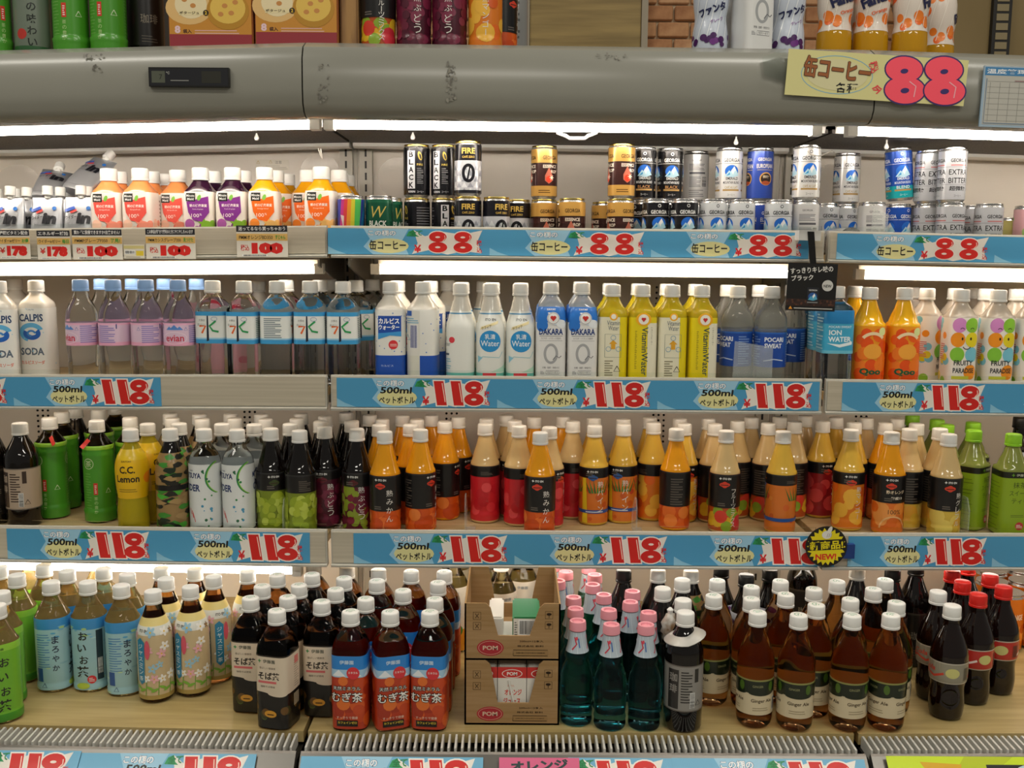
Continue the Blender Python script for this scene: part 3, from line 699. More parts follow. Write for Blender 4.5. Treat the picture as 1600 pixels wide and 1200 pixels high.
def art_orcan(a, half, z0, z1): wrap(a, half, z0, z1, 'e07a1c'); a.rect(-half, z0 + 18, half, z0 + 50, 'f0a03c'); a.text('ORANGE', 0, z0 + 70, 12, 'fff0dc', 42, .03); blobs(a, -half, half, z0 + 10, z0 + 60, 20, ('f6b850', 'c85a14'), 6, 10, 2)
can('can_orange', 'orange soft drink can with silver lid', art_orcan, H=122, R=33, tab=True)
# ---- second shelf
def art_soda(a, half, z0, z1):
    wrap(a, half, z0, z1, 'e4e5e0'); a.text('CALPIS', 0, z0 + 127, 15, '1f3f6a', 47, .03); a.text('CALPIS', 0, z0 + 143, 3, '5a7a94', 14)
    a.ring(0, z0 + 98, 24, 9, '5fb0dc', 20, 250, 24, 19); a.ring(1, z0 + 96, 17, 9, '2060b8', 150, 400, 24, 13); a.ring(0, z0 + 96, 9, 4, '3a86cc', 0, 270, 16, 7); a.text('SODA', 0, z0 + 60, 15, '5a6878', 46, .035); a.text('カルピスソーダ', 0, z0 + 38, 8, 'd9654a', 46, .02); blobs(a, -half, half, z0, z1, 16, ('9ccbe0',), 1, 1.8, 4)
kind('soda', 'soda_bottle', 'white soda bottle with blue swirl', 'bottle', 204, [(0, 27, 4), (4, 30, 4.6), (148, 30, 4.6), (160, 28, 4), (170, 20, 2.6), (177, 14, 2), (200, 13, 2)], MILKY, (4, 150), art_soda)
def art_evian(a, half, z0, z1):
    wrap(a, half, z0, z1, 'dcc0d6'); a.rect(-half, z0, half, z0 + 7, 'e8a8c4'); a.rect(-half, z1 - 4, half, z1, 'e8b0cc')
    for u in (0,):
        for dx, s_ in ((-10, 7), (0, 10), (10, 7)): a.poly([(u + dx - s_, z1 - 13), (u + dx, z1 - 13 + s_), (u + dx + s_, z1 - 13)], '5a8ad0')
        a.text('evian', u, z0 + 15, 13, 'c8304a', 36, .02); a.ring(u, z0 + 15, 24, .8, 'f4e0ea', ry=12)
    for u in (-46, 46): a.fine(u - 18, z0 + 6, u + 16, z1 - 3, 9, '8a7ac0'); a.rect(u + 18, z1 - 11, u + 20, z1 - 2, '3a4a8a'); a.tri(u - 24, z1 - 12, 4, '6a78b8')
kind('evian', 'water_bottle', 'clear water bottle with pink label and pale blue cap', 'bottle', 207, [(0, 26), (3, 29), (8, 30), (30, 29), (50, 28.4), (64, 29.5), (74, 30.3), (112, 30.5), (136, 30), (148, 27.5), (160, 22.5), (172, 16.5), (180, 13.2), (183, 12.6), (203, 12.6)], CLEARW, (80, 124), art_evian, cap='b', caph=22)
def art_rokko(a, half, z0, z1):
    wrap(a, half, z0, z1, 'e9ece8'); a.rect(-half, z1 - 8, half, z1, '3f9ed6'); a.rect(-half, z0, half, z0 + 10, '3f9ed6'); a.rect(-half, z0 + 8, half, z0 + 11, '9ccde8')
    for u in (-2, half - 5, -half + 5):
        a.poly([(u - 2, z1 - 8), (u + .5, z1 - 8), (u + 1.5, z0 + 6), (u - 3, z0 + 4)], '1c2438'); a.line([(u - 17, z0 + 34), (u - 5, z0 + 34), (u - 12, z0 + 20)], 3.8, 'e2682e'); a.line([(u + 15, z1 - 18), (u + 3, z0 + 34), (u + 9, z0 + 25), (u + 20, z0 + 23)], 3.8, '2f9a58')
        a.text('六甲の', u - 12, z1 - 17, 5, '2c2c2c', 12); a.text('おいしい', u - 13, z1 - 25, 5, '2c2c2c', 15); a.ring(u + 12, z1 - 14, 6, .6, '4a6aa8', ry=4)
    for u in (half * .5, -half * .5): a.fine(u - 20, z0 + 12, u + 14, z1 - 10, 11, '6a7a86')
kind('rokko', 'water_bottle', 'clear square water bottle with blue and white label', 'bottle', 205, p_sq(205, 30.5, 150, n=4.5), CLEARW, (84, 146), art_rokko, caph=23)
def art_pink(a, half, z0, z1): wrap(a, half, z0, z1, 'eeb8c6'); a.rect(-half, z1 - 26, half, z1 - 16, 'd8405a'); a.text('6', -8, z1 - 12, 9, '5a5aa8', 7); blobs(a, -half, half, z0, z1 - 30, 12, ('f6d8e0', 'e27a98'), 4, 8)
kind('pinkwater', 'juice_bottle', 'pink labelled bottle half hidden behind the water bottles', 'bottle', 200, p_cone(200, 29, 140), MILKY, (8, 138), art_pink, cap='w')
def art_calpis(a, half, z0, z1):
    wrap(a, half, z0, z1, 'e6e6e0'); a.rect(-half, z0, half, z0 + 58, '1d4fae'); blobs(a, -half, half, z0 + 62, z1 - 4, 40, ('4a7ac4',), 1, 1.4, 8)
    a.poly([(-24, z1 - 12), (22, z1 - 12), (22, z1 - 52), (0, z1 - 50), (-24, z1 - 58)], '1c4ca6'); a.poly([(-24, z1 - 46), (22, z1 - 42), (22, z1 - 52), (0, z1 - 50), (-24, z1 - 58)], '3f97d6'); a.text('カルピス', -2, z1 - 22, 11, 'ffffff', 40, .03); a.text('ウォーター', -2, z1 - 34, 10, 'ffffff', 40, .03)
    a.ell(6, z0 + 79, 9, 9, 'd8343a'); a.fine(0, z0 + 76, 13, z0 + 82, 2, 'f6d0c8'); a.text('カルピス', -6, z0 + 38, 4, 'd0dcf0', 24)
    u = half - 12; a.rect(u - 18, z0, u + 12, z1 - 2, 'dfded6'); a.bars(u - 8, z0 + 72, u + 8, z0 + 118, '3c4a90'); a.tri(u - 14, z0 + 92, 7, '5aa0c0'); a.rect(u - 18, z1 - 12, u - 4, z1 - 2, '2a5cb0'); a.fine(u - 18, z1 - 26, u + 10, z1 - 14, 3, '7ab0cc')
    a.rect(u - 18, z0, u + 12, z0 + 58, 'd9d9cc')
kind('calpis', 'milk_drink_bottle', 'white milky drink bottle with navy bottom band', 'bottle', 205, p_cone(205, 30, 152, n=3), MILKY, (5, 152), art_calpis)
def art_kefir(a, half, z0, z1):
    wrap(a, half, z0, z1, 'e6e8e2'); a.rect(-half, z1 - 6, half, z1 - 3.5, '3a8ab8'); a.rect(-half, z0, half, z0 + 26, '6cc0b4')
    for u in (0,):
        a.text('ITO EN', u + 1, z1 - 16, 5, '2f3a3a', 24, .025); a.poly([(u - 20, z1 - 36), (u + 16, z1 - 24), (u + 18, z1 - 18), (u - 18, z1 - 30)], 'e6d8a4'); a.text('ケフィア', u - 7, z1 - 31, 6, '3a3a38', 20, .01, 14)
        a.ell(u, z0 + 88, 21, 21, '2b8fce', 24); a.text('乳清', u, z0 + 97, 10, 'f2f8fa', 20, .01); a.text('Water', u, z0 + 84, 11, 'f2f8fa', 36, .005); a.line([(u - 24, z0 + 50), (u - 14, z0 + 58), (u + 18, z0 + 56), (u + 26, z0 + 68)], 1, '7ac0d0'); a.poly([(u - 24, z0 + 46), (u - 14, z0 + 56), (u - 25, z0 + 60)], '8fcbe0'); a.poly([(u + 2, z0 + 28), (half * .5, z0 + 28), (half * .5, z0 + 48)], 'b8e0cc'); a.rect(u - 14, z0 + 19, u + 12, z0 + 26, 'd8404a')
    u = half - 30; a.fine(u - 14, z0 + 20, u + 14, z0 + 56, 8, '8ac0cc'); a.text('Water', u, z0 + 82, 8, '5a6468', 26); a.text('乳清', u - 4, z0 + 92, 8, '5a6468', 14); a.ell(u + 16, z0 + 90, 6, 6, 'd8404a'); a.rect(u - 10, z0 + 60, u + 10, z0 + 64, '4a5a6a')
kind('kefir', 'milk_drink_bottle', 'slim white whey drink bottle with round blue emblem', 'bottle', 203, [(0, 25, 2.6), (3, 27.5, 3), (108, 27.8, 3), (122, 27.2, 2.8), (136, 24, 2.3), (152, 19.5, 2), (168, 15.6, 2), (178, 13.4, 2), (199, 12.6, 2)], MILKY, (4, 150), art_kefir)
def art_dakara(a, half, z0, z1):
    wrap(a, half, z0, z1, 'e2e2e0'); a.rect(-half, z1 - 30, half, z1, '2a74cc'); a.ell(-18, z1 - 36, 12, 12, '2a74cc'); a.ell(14, z1 - 30, 14, 6, 'cfe0f0'); a.ell(20, z1 - 33, 10, 8, 'e8eef2'); a.ell(-4, z1 - 12, 3, 1.2, 'ffffff')
    a.text('SUNTORY', 0, z1 - 5, 3.5, 'ffffff', 18, .03); a.ell(4, z1 - 22, 12, 12, 'f0f0ee', 22); a.ring(4, z1 - 22, 11, .8, '8a8a90'); a.ell(1.6, z1 - 20.5, 3.2, 3.2, 'c8322e', 12); a.ell(6.4, z1 - 20.5, 3.2, 3.2, 'c8322e', 12); a.poly([(-1.2, z1 - 21.6), (9.2, z1 - 21.6), (4, z1 - 28)], 'c8322e')
    a.text('DAKARA', 0, z0 + 107, 12, '1f3a78', 46, .03); a.rect(-22, z0 + 98, 22, z0 + 98.8, '6a6a70'); a.text('カラダ・バランス飲料', 0, z0 + 94, 4, '6a6a70', 38); a.rect(-22, z0 + 89, 22, z0 + 89.6, '8a8a90')
    a.ring(0, z0 + 64, 14, 5, 'a6a8aa', ry=20, n=28); a.line([(4, z0 + 52), (10, z0 + 60), (16, z0 + 56), (20, z0 + 60)], 1.6, '6a6a70'); a.text('砂糖・脂質・食塩ゼロ', 0, z0 + 37, 4, '4a4a50', 32); a.line([(-9, z0 + 24), (16, z0 + 24), (16, z0 + 31), (-9, z0 + 31), (-9, z0 + 24)], .7, '5a5a60'); a.text('カロリーオフ', 3.5, z0 + 27.5, 4, '5a5a60', 20); a.fine(-20, z0 + 24, -12, z0 + 31, 3, '8a8a90')
kind('dakara', 'sports_drink_bottle', 'square white sports drink bottle with blue shoulder', 'bottle', 206, [(0, 27, 5), (3, 29, 5.5), (140, 29, 5.5), (156, 27, 4.5), (168, 22, 3), (176, 16.5, 2.2), (181, 13, 2), (202, 12.6, 2)], mat('pale_drink', 'ccd6e2', .08, trans=.5), (5, 160), art_dakara)
YEL = mat('vitamin_drink', 'dcc72c', .06, trans=.45, ior=1.3)
def vit(front):
    def f(a, half, z0, z1):
        a.rect(-half, z0, half, z1 - 9, 'e4cf12' if front else 'e6e2c8')
        if front:
            a.rect(8, z0, half, z1 - 20, 'e8e4cc'); a.ell(0, z1 - 13, 15, 13, 'f0b020', 22); a.ell(0, z1 - 13, 10, 10, 'f4f0e2', 18); a.ell(-1.8, z1 - 12, 2.6, 2.6, 'c8322e', 10); a.ell(1.8, z1 - 12, 2.6, 2.6, 'c8322e', 10); a.poly([(-4, z1 - 13), (4, z1 - 13), (0, z1 - 18)], 'c8322e')
            a.text('VitaminWater', 3, z0 + 70, 12, '2c4a4a', 94, .01, -90); a.text('ビタミンウォーター', 16, z0 + 100, 3.5, '6a6a58', 34, 0, -90); a.fine(-16, z0 + 36, -12, z0 + 112, 22, '6a5c10', 1)
        else:
            a.rect(12, z0, 40, z1 - 9, 'e4cf12'); a.ell(0, z1 - 8, 8, 7.5, 'f0b020'); a.ell(0, z1 - 8, 5, 5, 'f4f0e2', 14); a.text('Vitamin', 0, z1 - 20, 9, '4a5a6a', 25, .0); a.text('Water', 0, z1 - 30, 9, '4a5a6a', 20, .0); a.line([(-16, z0 + 58), (15, z0 + 58), (15, z0 + 103), (-16, z0 + 103), (-16, z0 + 58)], .7, '6a7a6a'); a.poly([(-4, z0 + 74), (4, z0 + 74), (4, z0 + 84), (8, z0 + 84), (0, z0 + 92), (-8, z0 + 84), (-4, z0 + 84)], 'e0a428')
            for p in ((0, 96), (-9, 74), (10, 74)): a.ring(p[0], z0 + p[1], 5, .8, '4a90b8', n=14)
            a.fine(-16, z0 + 22, 0, z0 + 54, 7, '8a8468'); a.tri(8, z0 + 34, 7, '3a3a2a')
    return f
for k, fr, d in (('vit_a', True, 'square vitamin drink bottle with tall vertical lettering on yellow'), ('vit_b', False, 'square vitamin drink bottle with pale label and diagram')):
    kind(k, 'vitamin_drink_bottle', d, 'bottle', 203, [(0, 25, 5), (3, 27.5, 5.5), (146, 27.5, 5.5), (154, 26.5, 4.4), (160, 22, 3), (171, 15.5, 2.2), (177, 13, 2), (199, 12.6, 2)], YEL, (5, 150), vit(fr))
def art_pocari(a, half, z0, z1):
    wrap(a, half, z0, z1, '17459c'); a.rect(-half, z1 - 3, half, z1, '2a62b8')
    for u in (-16, half - 20):
        a.text('POCARI', u, z1 - 14, 9, 'e8ecf2', 38, .03); a.text('SWEAT', u - 2, z1 - 26, 9, 'e8ecf2', 34, .03); a.line([(u - 20, z0 + 12), (u, z0 + 16), (u + 20, z0 + 13)], 2, 'c8d4e8')
    a.fine(14, z0 + 5, 38, z1 - 6, 12, '7a98cc'); a.fine(-half * .55 - 10, z0 + 5, -half * .55 + 10, z1 - 6, 12, '7a98cc')
kind('pocari', 'sports_drink_bottle', 'clear round sports drink bottle with royal blue band', 'bottle', 202, p_round(202, 31, 132), mat('pale_sports_drink', 'd9dcd8', .04, trans=.85, ior=1.25), (46, 114), art_pocari)
def art_ion(a, half, z0, z1):
    wrap(a, half, z0, z1, '3fa6cc'); a.rect(-half, z1 - 26, half, z1, '1f7cb8'); a.text('POCARI SWEAT', 0, z1 - 32, 4.5, 'd8ecf4', 44, .02); a.text('ION', -9, z1 - 43, 10, 'eaf6fa', 24, .03); a.text('WATER', 0, z1 - 56, 10, 'eaf6fa', 44, .03)
    a.poly([(-24, z0 + 20), (0, z0 + 12), (24, z0 + 18), (24, z0 + 24), (0, z0 + 18)], 'e8f4f6'); a.rect(-half, z0, half, z0 + 6, '6cbcd4'); a.fine(-half + 10, z0 + 8, -34, z1 - 6, 12, 'c8e4ee'); a.fine(34, z0 + 8, half - 10, z1 - 6, 12, 'c8e4ee')
kind('ion', 'sports_drink_bottle', 'clear square bottle with turquoise ION WATER label', 'bottle', 204, p_sq(204, 30, 156, n=5), CLEARW, (74, 158), art_ion)
def art_qoo(a, half, z0, z1):
    wrap(a, half, z0, z1, 'f29a1c'); blobs(a, -half, half, z0 + 2, z1 - 2, 40, ('ee5f16', 'f07a1e', 'e8520f'), 9, 14, 12)
    a.ring(0, z0 + 84, 28, 6, 'f6ddb0', 40, 140, 14); a.text('Qoo', -3, z0 + 34, 15, '1f5a3a', 40, .045); a.ell(0, z0 + 74, 17, 15, 'f4a83c'); a.ell(18, z1 - 10, 8, 8, 'e0e8a0', 14)
kind('qoo', 'orange_drink_bottle', 'orange drink bottle with fruit patterned label', 'bottle', 202, p_cone(202, 31, 130, n=2.6), liq('orange_drink', 'f0b416', .08), (5, 128), art_qoo)
def art_fruity(a, half, z0, z1):
    wrap(a, half, z0, z1, 'ece6dc')
    for u in (0, half, -half):
        for dx, dz, c in ((-12, 131, 'd58ac8'), (12, 131, '8cc63a'), (-14, 103, 'f0941e'), (13, 103, 'e6d322'), (-14, 74, '84c23a'), (14, 74, '7ac4d8'), (13, 40, 'f0941e')): a.ell(u + dx, z0 + dz - 4, 13.4, 14.5, c, 18)
        a.ring(u - 7, z0 + 118, 4.5, 1.2, '2a2018', 20, 160, 8); a.ring(u + 12, z0 + 118, 4.5, 1.2, '2a2018', 20, 160, 8); a.ell(u - 6, z0 + 101, 1.8, 3, '2a2018', 10); a.ell(u + 10, z0 + 101, 1.8, 3, '2a2018', 10); a.ring(u + 3, z0 + 88, 8, 1.6, '2a2018', 200, 340, 10)
        a.text('FRUITY', u - 1, z0 + 54, 10, '20262a', 36, .025); a.text('PARADISE', u, z0 + 39, 10, '20262a', 40, .025); a.rect(u - 22, z0 + 22, u + 10, z0 + 28, 'c8c83a')
    for u in (half / 2, -half / 2): blobs(a, u - 16, u + 16, z0, z1, 12, ('8cc63a', 'e6d322', 'f0941e', '7ac4d8'), 6, 10, 3); a.fine(u - 9, z0 + 60, u + 9, z0 + 92, 8, 'd8706a')
kind('fruity', 'fruit_drink_bottle', 'fruit drink bottle with coloured discs smiling on the label', 'bottle', 200, p_cone(200, 30, 146, n=3), mat('cloudy_drink', 'e4d8c8', .08, trans=.4), (5, 146), art_fruity)
# ---- third shelf
def art_ripe(low, fruits, txt, split, badge='d8402a', white=True, barcode=False, ring=None, extra=None, r0=10, r1=17):
    def f(a, half, z0, z1):
        wrap(a, half, z0, z1, low); blobs(a, -half, half, z0 - 4, split + 6, 26, fruits, r0, r1, len(txt) + int(split))
        if extra: extra(a, half, z0, z1, split)
        a.rect(-half, split, half, z1, '141212'); a.rect(-half, z1 - 3, half, z1, '2a2a2c')
        if ring: a.rect(-half, z0 + 20, half, z0 + 27, ring); a.fine(-18, z0 + 22, 18, z0 + 25, 1, 'dfe6f0', 2)
        a.star(-14, z1 - 8, 1.2, 3.2, 4, 'f0f0ec'); a.text('ITO EN', -2, z1 - 8, 4.2, 'f0f0ec', 15, .03); bx = -4 if split > z1 - 40 else -6
        a.ell(bx, z1 - 20, 10, 4.6, badge); a.ell(bx, z1 - 20, 6, 6.5, badge, 12); a.fine(bx - 7, z1 - 21.5, bx + 7, z1 - 18.5, 1, '3a2018', 1.6)
        if white and txt: a.vtext(txt, 12, z1 - 34, 17 if len(txt) < 5 else (14 if len(txt) < 7 else 9.6), 12.5 if len(txt) < 5 else (11 if len(txt) < 7 else 9.5), 'e8e4dc', .0)
        a.fine(-18, split + 4, -4, split + 12, 2, '6a625a')
        u = half * .62; a.rect(u - 10, z1 - 13, u + 14, z1 - 10, 'a8642c'); a.fine(u - 10, split + 4, u + 14, z1 - 16, max(3, int((z1 - split) / 7)), '5a524a'); a.bars(u - 4, max(z0 + 30, split - 46), u + 8, split - 3, up=True); a.rect(u - 10, split - 3, u + 14, split, '3a5ab0')
        u = -half * .62; a.fine(u - 12, split + 4, u + 12, z1 - 10, max(3, int((z1 - split) / 6)), '5a524a')
    return f
JP = p_cone(203, 30, 122, 13, foot=24)
JL = (6, 120)
JC = {'amber': liq('juice_amber', 'e89c10', .1), 'straw': liq('juice_straw', 'd6b880', .1), 'yellow': liq('juice_yellow', 'deb444', .1), 'dark': DARK}
def pine(a, half, z0, z1, split):
    for u in (-half * .5, 6, half * .6):
        for k in range(-3, 4): a.poly([(u + k * 5 - 2, z0 + 62), (u + k * 5 + 2, z0 + 62), (u + k * 9, split - 2)], '2f6a2c' if k % 2 else '3f8a38')
    a.rect(-half, z0, -16, split, 'e0c020') if False else a.poly([(-26, z0), (-14, z0), (-18, split), (-26, split)], 'e8cc2a')
def grapes(cols, lo=7, hi=9):
    def e(a, half, z0, z1, split): blobs(a, -half, half, z0, split, 60, cols, lo, hi, 9)
    return e
def ripe(key, desc, lq, *aa, **kw): kind(key, 'juice_bottle', desc, 'bottle', 203, JP, JC[lq], JL, art_ripe(*aa, **kw))
ripe('j_mikan', 'mandarin juice bottle, black label over orange fruit', 'amber', 'e0601c', ('e8702a', 'd65414', 'ec8236', 'cc4a12'), '熟みかん', 50)
ripe('j_red', 'straw coloured juice bottle with bright red fruit label', 'straw', 'c8232c', ('d8303a', 'c01c28', 'b81a24', 'e04a4e'), '熟りんご', 98)
ripe('j_pine', 'pineapple juice bottle with yellow label and blue ring', 'yellow', 'd8762a', ('d8662a', 'c85a20', 'e08a3a', 'c84a2a'), '熟パイン', 99, '2a5a98', ring='2458a8', extra=pine, r0=4, r1=7)
ripe('j_mango', 'mango juice bottle with large orange fruit label', 'yellow', 'e07a1e', ('ee9a2a', 'e86a1c', 'f2b840', 'd85a18'), '熟マンゴー', 96)
ripe('j_mix', 'mixed fruit juice bottle, black label with red apple', 'straw', 'b8501c', ('d0303c', 'e0b42a', '8aa82e', 'd8402e'), 'フルーツミックス', 53)
ripe('j_grapefruit', 'pale grapefruit juice bottle with yellow citrus label', 'straw', 'd8b848', ('e6cc62', 'd8b03a', 'ecd88a', 'e0a83a'), '熟グレフル', 55)
ripe('j_berry', 'deep red berry juice bottle with glossy fruit label', 'yellow', '9c1c24', ('c02a30', '8a141c', 'd84a4a'), '熟ざくろ', 96)
def o100(a, half, z0, z1, split): a.ring(0, z0 + 8, 26, 3, 'f4c080', 0, 180, 16); a.text('100%', 2, z0 + 42, 9, '5a2a10', 24, .0)
def art_o100(a, half, z0, z1):
    art_ripe('e8782a', ('f0903a', 'e06a1c', 'f2a050'), '', 66, extra=o100)(a, half, z0, z1); a.text('熟オレンジ', 3, z1 - 32, 7.5, 'ecd8b8', 36, .02); a.text('糖度13', 5, z1 - 44, 6, 'e8e0d0', 22, .03)
kind('j_orange', 'juice_bottle', 'orange juice bottle reading 100% on black and orange label', 'bottle', 203, JP, JC['amber'], JL, art_o100)
ripe('j_white', 'dark bottle with green white-grape label', 'dark', '7a8a20', ('a8b834', '92a628', 'b8c84a'), '', 84, '3a4a20', extra=grapes(('a8b834', '92a628', 'bccb52')))
ripe('j_grape', 'dark grape juice bottle with magenta fruit label', 'dark', '4a1226', ('6a1a34', '52142a', '7a2440'), '熟ぶどう', 100, '6a1a2a', extra=grapes(('6a1a34', '52142a', '7c2844')))
ripe('j_mixgrape', 'dark bottle with green and red grape label', 'dark', '5a1628', ('8a9a2a', '7a1c34', '5a1628'), '熟ぶどう', 92, '5a1a22', extra=grapes(('8a9a2a', '7a1c34', '64182e')))
def art_coffee(bg, ink):
    def f(a, half, z0, z1):
        wrap(a, half, z0, z1, bg); a.rect(-half, z1 - 2, half, z1, '6a625a'); a.rect(-half, z0, half, z0 + 2, '6a625a'); a.rect(-34, z0 + 4, -14, z1 - 8, ink)
        a.vtext('珈琲', -24, z1 - 22, 20, 15, bg, .02); a.fine(-10, z0 + 16, 10, z1 - 8, 12, ink); a.tri(22, z0 + 14, 6, ink); a.bars(6, z0 + 6, 15, z0 + 34, up=True); a.rect(14, z1 - 30, 22, z1 - 6, ink); a.fine(half - 40, z0 + 10, half - 6, z1 - 10, 12, ink)
    return f
kind('coffee', 'coffee_bottle', 'dark coffee bottle with silver beige label', 'bottle', 205, p_round(205, 33, 130), DARK, (36, 119), art_coffee('b3a08c', '3a2a22'), cap='w')
def art_green(a, half, z0, z1):
    wrap(a, half, z0, z1, '489426'); a.rect(-half, z1 - 8, half, z1, '8ec63a')
    for u in (-14, half * .6, -half * .7):
        a.ring(u, z1 - 36, 11, 1.2, 'cfe0b0', n=18); a.text('茶', u, z1 - 36, 13, 'cfe0b0', 13); a.rect(u + 9, z0 + 56, u + 17, z0 + 80, 'd23a2a'); a.fine(u + 11, z0 + 59, u + 15, z0 + 77, 5, 'f0d0c8', 2); a.vtext('茶の豊か', u + 13, z0 + 48, 9, 7, 'b8d890', 0); a.fine(u - 10, z0 + 28, u + 4, z1 - 52, 14, '7ab858', 1)
    a.tri(half * .25, z0 + 62, 6, 'd8e8c0')
kind('green_ridge', 'green_tea_bottle', 'green tea bottle in bright green ridged sleeve', 'bottle', 206, [(0, 27), (3, 30), (18, 30.5), (25, 31.5), (28, 29.5), (32, 29.5), (36, 29.5), (136, 29.5), (140, 30.8), (144, 28.8), (150, 30), (156, 30.5), (160, 27), (172, 18), (179, 13.4), (182, 12.6), (202, 12.6)], tint('dark_tea', '7a5a20'), (3, 158), art_green)
def art_lemon(a, half, z0, z1):
    wrap(a, half, z0, z1, 'e6b80c'); a.rect(-half, z1 - 20, half, z1, 'e8c41c')
    for u in (0, half): a.text('C.C.', u + 2, z0 + 58, 14, '2c2410', 30, .03); a.text('Lemon', u + 2, z0 + 40, 14, '2c2410', 46, .03); a.text('SUNTORY', u, z0 + 74, 3.5, '5a4a10', 22, .02); a.fine(u - 18, z0 + 14, u + 20, z0 + 22, 2, '6a5410', 1.2)
    a.ell(half / 2, z0 + 40, 16, 12, 'ee8a1c')
kind('lemon', 'lemon_soda_bottle', 'yellow lemon soda bottle with curvy waist', 'bottle', 201, [(0, 25), (3, 29), (10, 30), (52, 29), (66, 27.5), (84, 29.5), (116, 31.5), (134, 30.5), (150, 26), (163, 19), (172, 14), (176, 12.8), (197, 12.6)], mat('lemon_soda', 'd3bd2a', .05, trans=.45, ior=1.3), (68, 164), art_lemon)
def art_camo(a, half, z0, z1):
    wrap(a, half, z0, z1, '9a7c4e'); r = random.Random(8)
    for i in range(130):
        x, z = r.uniform(-half, half), r.uniform(z0, z1); c = ('1a2a1a', '4fae36', '3f8a2e', '1f1f18', 'a88a5a')[i % 5]
        a.poly([(x + r.uniform(.6, 1.2) * 14 * math.cos(R_(k * 40)), min(z1, max(z0, z + r.uniform(.5, 1.2) * 6 * math.sin(R_(k * 40))))) for k in range(9)], c)
    a.rect(-half, z0 + 82, half, z0 + 92, '0f0f10')
kind('camo', 'soda_bottle', 'camouflage patterned soda bottle with white cap', 'bottle', 203, p_round(203, 30, 124), DARK, (4, 158), art_camo)
def art_cider(a, half, z0, z1):
    wrap(a, half, z0, z1, 'e2e6e4')
    for u in (-8, half * .8):
        a.text('MITSUYA', u, z1 - 22, 11, '24386a', 44, .035); a.text('CIDER', u, z1 - 46, 14, '24386a', 40, .035); a.text('Asahi', u, z1 - 12, 3.5, '4a5a7a', 10, .01); a.line([(u - 6, z0 + 40), (u - 2, z0 + 28), (u + 2, z0 + 32), (u + 8, z0 + 14)], 2, 'd8605a'); a.line([(u, z0 + 36), (u + 3, z0 + 22)], 2, 'd8605a')
    a.ring(half * .56, z1 - 26, 34, 3, '2f8a4a', 110, 250, 14); a.ring(half * .56 + 3, z1 - 26, 34, 1.6, '8cc63a', 110, 250, 14)
    blobs(a, 14, 34, z0 + 4, z1 - 8, 16, ('2f6a4a', '4a9ac0', '2f8a4a'), 1.2, 3.2, 5); u = -half * .62; a.bars(u - 6, z0 + 50, u + 8, z0 + 86, '3a9a8a', 'e2e6e4'); a.ring(u, z0 + 32, 7, 1, '3a9a8a', n=14); a.tri(u, z0 + 14, 6, '3a9a8a')
kind('cider', 'cider_bottle', 'clear cider bottle with white dotted label', 'bottle', 203, p_round(203, 31, 138), CLEARW, (10, 138), art_cider)
def art_matcha(a, half, z0, z1):
    wrap(a, half, z0, z1, '8fae24'); a.rect(-half, z1 - 12, half, z1, '1e2014'); a.star(-10, z1 - 6, 1.5, 4, 4, '6aa02a'); a.text('伊藤園', 6, z1 - 6, 5, 'd8e0c8', 20); ink = '3a4a14'
    a.text('抹茶', 4, z1 - 26, 12, ink, 26, .0); a.text('スイーツ', 4, z1 - 42, 10, ink, 38, .0); a.text('ティー', 6, z1 - 58, 10, ink, 32, .0); a.fine(-10, z0 + 36, 16, z0 + 42, 2, '5a6a20', 1); a.ell(8, z0 + 18, 8, 8, 'c8323a'); a.fine(2, z0 + 14, 14, z0 + 22, 3, 'f0d8d0', 1.4); a.fine(-half + 6, z0 + 8, -34, z1 - 18, 14, '5a6a20', 1); a.fine(34, z0 + 8, half - 6, z1 - 18, 14, '5a6a20', 1)
kind('matcha', 'green_tea_bottle', 'lime capped matcha drink bottle with olive label', 'bottle', 201, p_cone(201, 30, 132, n=4), mat('matcha_drink', '8f9a4a', .08, trans=.2), (4, 130), art_matcha, cap='g')
def art_fgrape(a, half, z0, z1):
    wrap(a, half, z0, z1, 'c8d0de'); r = random.Random(4)
    for k in range(12): a.line([(-half + k * half / 6, z0 + 10), (-half + k * half / 6 + 24, z1 - 8)], 1.6, 'eef2f6')
    blobs(a, -half, half, z0 + 2, z0 + 28, 26, ('5a1f6a', '6e2f80', '47185a'), 4, 6, 2); blobs(a, -half, half, z1 - 34, z1, 26, ('5a1f6a', '6e2f80', '47185a'), 4, 6, 3)
    for u in (-4, half * .8): a.text('ファンタ', u, (z0 + z1) / 2 + 4, 15, '1c2250', 48, .05, 18); a.text('グレープ', u + 8, (z0 + z1) / 2 - 14, 6, '7a2a8a', 24, .02, 18)
FP = [(0, 25), (3, 29), (12, 30.5), (40, 30), (62, 27), (84, 30), (112, 31), (130, 28.5), (152, 20), (170, 14), (177, 12.8), (200, 12.6)]
kind('fgrape', 'grape_soda_bottle', 'grape soda bottle with dark fruit on pale label', 'bottle', 204, FP, DARK, (8, 132), art_fgrape, cap='k')
def art_forange(a, half, z0, z1):
    wrap(a, half, z0, z1, 'e4d8cc'); blobs(a, -half, half, z0, z0 + 34, 14, ('ee6a1c', 'f0822c'), 6, 10, 2); blobs(a, -half, half, z1 - 40, z1, 10, ('ee6a1c', 'f0822c'), 5, 11, 3)
    for k in range(10): a.line([(-half + k * half / 5, z0 + 6), (-half + k * half / 5 + 20, z1 - 6)], 1, 'fbf4ea')
    for u in (0, half): a.text('Fanta', u, (z0 + z1) / 2 + 8, 18, '1c2048', 46, .05, 20); a.text('Orange', u + 10, (z0 + z1) / 2 - 12, 8, 'e8601c', 30, .02, 20)
kind('forange', 'orange_soda_bottle', 'orange soda bottle with pale fruit label', 'bottle', 204, FP, mat('orange_soda', 'd8a020', .06, trans=.3), (44, 132), art_forange, cap='w')
